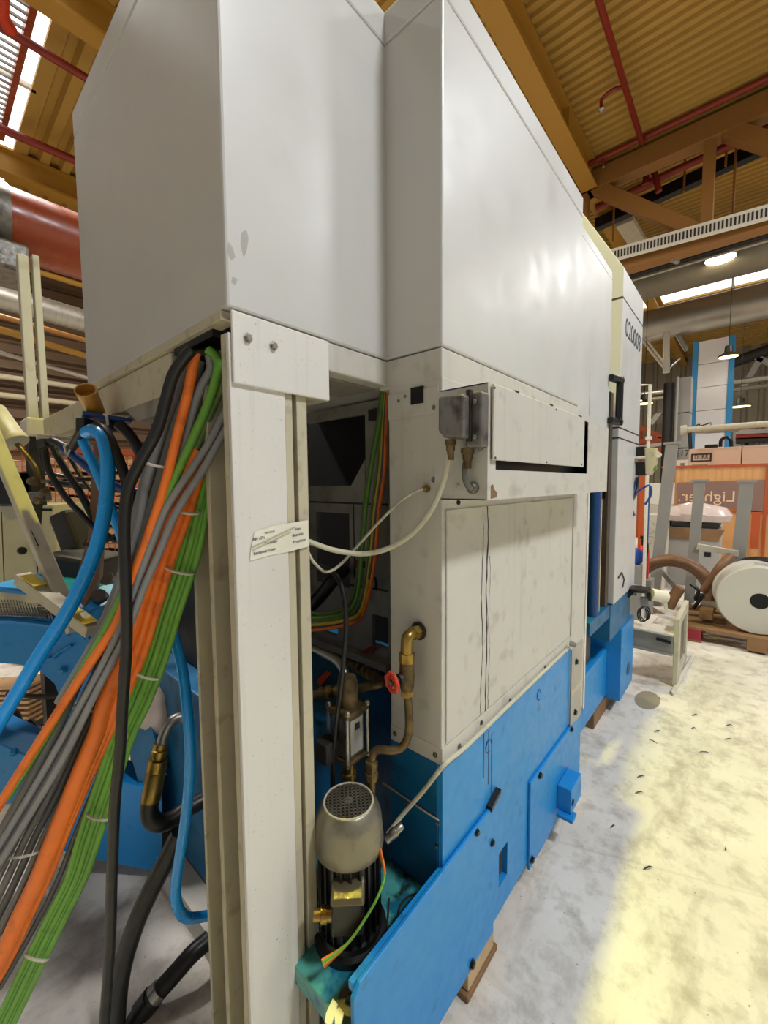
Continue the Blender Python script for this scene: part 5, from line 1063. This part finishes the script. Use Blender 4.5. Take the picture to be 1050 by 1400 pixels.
# manipulator arm above the enclosure
t = thing('lifting_arm', 'long beige tube arm above the pink enclosure', 'arm', P(990, 590, X=10.0))
MB().tube([P(938, 588, X=10.0), far(P(938, 588, X=10.0), P(1080, 577, X=10.0), -1.8)], .055, 12).build('arm_tube', 'frame_paint', t, smooth=True)
MB().tube([P(945, 590, X=10.05), P(1010, 587, X=10.05)], .04, 10).build('arm_rod', 'galvanised', t, smooth=True)
MB().tube([P(931, 589, X=10.0), P(939, 588, X=10.0)], .1, 12).build('arm_joint', 'offwhite_worn', t, smooth=True)
MB().tube(spline([P(946, 589, X=10), P(950, 584, X=10), P(956, 580, X=10), P(956, 588, X=10)], 4), .012, 6).build('arm_hook', 'dark_casting', t)
MB().tube([P(956, 583, X=10), P(972, 578, X=10), P(972, 584, X=10)], .012, 6).build('arm_hook', 'dark_casting', t)
MB().tube([P(943, 592, X=10), P(944, 614, X=10)], .03, 8).build('arm_leg', 'dark_casting', t, smooth=True)
# tall white-blue tower
XB = 13.0
t = thing('banner_tower', 'tall white panelled tower with blue edge strips', 'tower', P(975, 700, X=XB))
ya, yb = P(1002, 540, X=XB).y, P(945, 540, X=XB).y; zt = P(973, 464, X=XB).z
n = 9
for k in range(n):
    z0 = .0+k*zt/n; MB().box(XB, XB+.3, ya+.11, yb-.11, z0+.006, z0+zt/n-.006).build('panel', 'banner_white', t)
for (y0, y1) in ((ya, ya+.105), (yb-.105, yb)): MB().box(XB-.02, XB+.3, y0, y1, 0, zt).build('edge_strip', 'banner_blue', t)
# column with bay number, black downpipe
XE = 11.6
t = thing('hall_column', 'grey panelled hall column carrying the bay number', 'column', P(932, 700, X=XE))
ya, yb = P(944, 560, X=XE).y, P(922, 560, X=XE).y
for k in range(5): MB().box(XE, XE+.4, ya, yb, .8*k+.008, .8*k+.79).build('panel', 'grey_steel_paint', t, bevel=.01)
text('bay_number', 'E17', .20, (XE-.004, P(923, 624, X=XE).y, P(924, 624, X=XE).z), (0, -1, 0), (0, 0, 1), 'ink_dark', t, .002, fit=.26)
q = P(914, 560, X=XE); o = MB().tube([(XE, q.y, 0), (XE, q.y, 3.9)], .11, 14).build('downpipe', 'dark_casting', smooth=True); tag(o, 'dark flexible downpipe beside the hall column', 'pipe')
o = MB().tube([(XE-.1, q.y-.16, 0), (XE-.1, q.y-.16, 4.0)], .03, 8).build('downpipe', 'grey_steel_paint', smooth=True); tag(o, 'thin grey pipe between downpipe and hall column', 'pipe')
# white crane bracket
t = thing('crane_bracket', 'white tubular bracket hanging under the far duct', 'bracket', P(911, 510, X=13.6))
for (p0, p1, r_) in (((911, 440), (911, 508), .08), ((872, 458), (910, 506), .03), ((876, 454), (912, 502), .025), ((914, 505), (930, 490), .02)): MB().tube([P(*p0, X=13.6), P(*p1, X=13.6)], r_, 10).build('bracket_tube', 'white_paint', t, smooth=True)
MB().lathe([(.08, -.05), (.08, .05)], P(911, 507, X=13.6), (0, 0, 1), 12).build('bracket_foot', 'white_paint', t)
MB().bar(P(917, 441, X=13.9), P(938, 478, X=13.9), .3, .1).build('bracket_plate', 'grey_steel_paint', t)
t = thing('signal_pole', 'thin white bent pole rising behind the control head', 'pole', P(887, 615, X=5.2))
MB().tube([P(868, 527, X=4.8), P(889, 526, X=4.8), V(4.8, P(887, 612, X=4.8).y, 0)], .016, 8).build('pole_tube', 'white_paint', t, smooth=True)
MB().lathe([(.03, -.015), (.03, .015)], P(887, 599, X=4.8), (0, 0, 1), 10).build('pole_collar', 'white_paint', t)
# pendant lamps
for (px, py, x_, lab) in ((996, 488, 12.15, 'pendant lamp hanging in front of the white tower'), (1012, 556, 16.5, 'pendant lamp by the far wall beside the tower'), (881, 552, 12.5, 'pendant lamp behind the thin white pole')):
    q = P(px, py, X=x_); t = thing('pendant_lamp', lab, 'lamp', q, 'pendant lamps'); s_ = x_/12
    MB().lathe([(.19*s_, 0), (.2*s_, .01), (.17*s_, .05), (.08*s_, .1), (.07*s_, .24), (.02, .26)], q, (0, 0, 1), 18).build('shade', 'lamp_housing', t, smooth=True)
    MB().lathe([(.005, -.01), (.18*s_, .0), (.18*s_, .008)], q, (0, 0, 1), 18).build('diffuser', 'lamp_glow', t)
    MB().cyl(q+V(0, 0, .26), V(q.x, q.y, ZD-.01), .006, 6).build('lamp_cord', 'dark_casting', t)
# far pipes, braces and racks
for (p0, p1, r_, x_, m_, lab) in (((870, 540), (1080, 513), .10, 19, 'galvanised', 'upper grey pipe running along the far wall'), ((870, 548), (1080, 524), .08, 19, 'galvanised_dark', 'lower grey pipe running along the far wall'),
        ((870, 545), (945, 535), .16, 20, 'dark_casting', 'dark pipe run behind the grey wall pipes'), ((990, 500), (1080, 468), .2, 20, 'dark_casting', 'dark pipe high on the far wall beside the tower')):
    o = MB().tube([P(*p0, X=x_), P(*p1, X=x_)], r_, 10).build('wall_pipe', m_, smooth=True); tag(o, lab, 'pipe')
for (p0, p1, lab) in (((1025, 485), (1080, 510), 'grey diagonal wall brace beside the tower'), ((1040, 490), (1010, 540), 'thin diagonal brace above the far lamp'), ((905, 560), (890, 580), 'thin diagonal brace behind the white pole')):
    o = MB().bar(P(*p0, X=20), P(*p1, X=20), .18, .18).build('wall_brace', 'grey_steel_paint'); tag(o, lab, 'brace')
t = thing('storage_rack', 'red and white storage rack behind the white pole', 'rack', P(890, 610, X=14))
for (p0, p1, m_, w_) in (((872, 583), (906, 598), 'orange_frame', .12), ((872, 605), (908, 601), 'orange_frame', .14), ((872, 612), (910, 607), 'white_paint', .1), ((872, 620), (910, 615), 'orange_frame', .12)):
    MB().bar(P(*p0, X=14), P(*p1, X=14), .3, w_).build('rack_beam', m_, t)
for px in (874, 908): MB().box(14.1, 14.2, P(px, 600, X=14).y-.06, P(px, 600, X=14).y+.06, 0, P(px, 590, X=14).z).build('rack_upright', 'orange_frame', t)
t = thing('storage_rack', 'grey storage rack with mixed goods beyond the enclosure', 'rack', P(1030, 600, X=16))
for k, (py, m_) in enumerate(((613, 'galvanised'), (603, 'dark_casting'), (592, 'galvanised'), (598, 'red_pipe'))):
    MB().bar(P(1006, py, X=16), P(1080, py-3, X=16), .4, .14).build('shelf', m_, t)
for k in range(14):
    q = P(1012+k*4.2, 607, X=16); MB().box(15.9, 16.1, q.y-.06, q.y+.05, q.z-.1, q.z+.06*(k % 3)).build('stored_item', ('grey_panel', 'film', 'dark_casting', 'galvanised')[k % 4], t)
for px in (1005, 1050): MB().box(16.1, 16.2, P(px, 600, X=16).y-.05, P(px, 600, X=16).y+.05, 0, P(px, 580, X=16).z).build('rack_upright', 'grey_steel_paint', t)
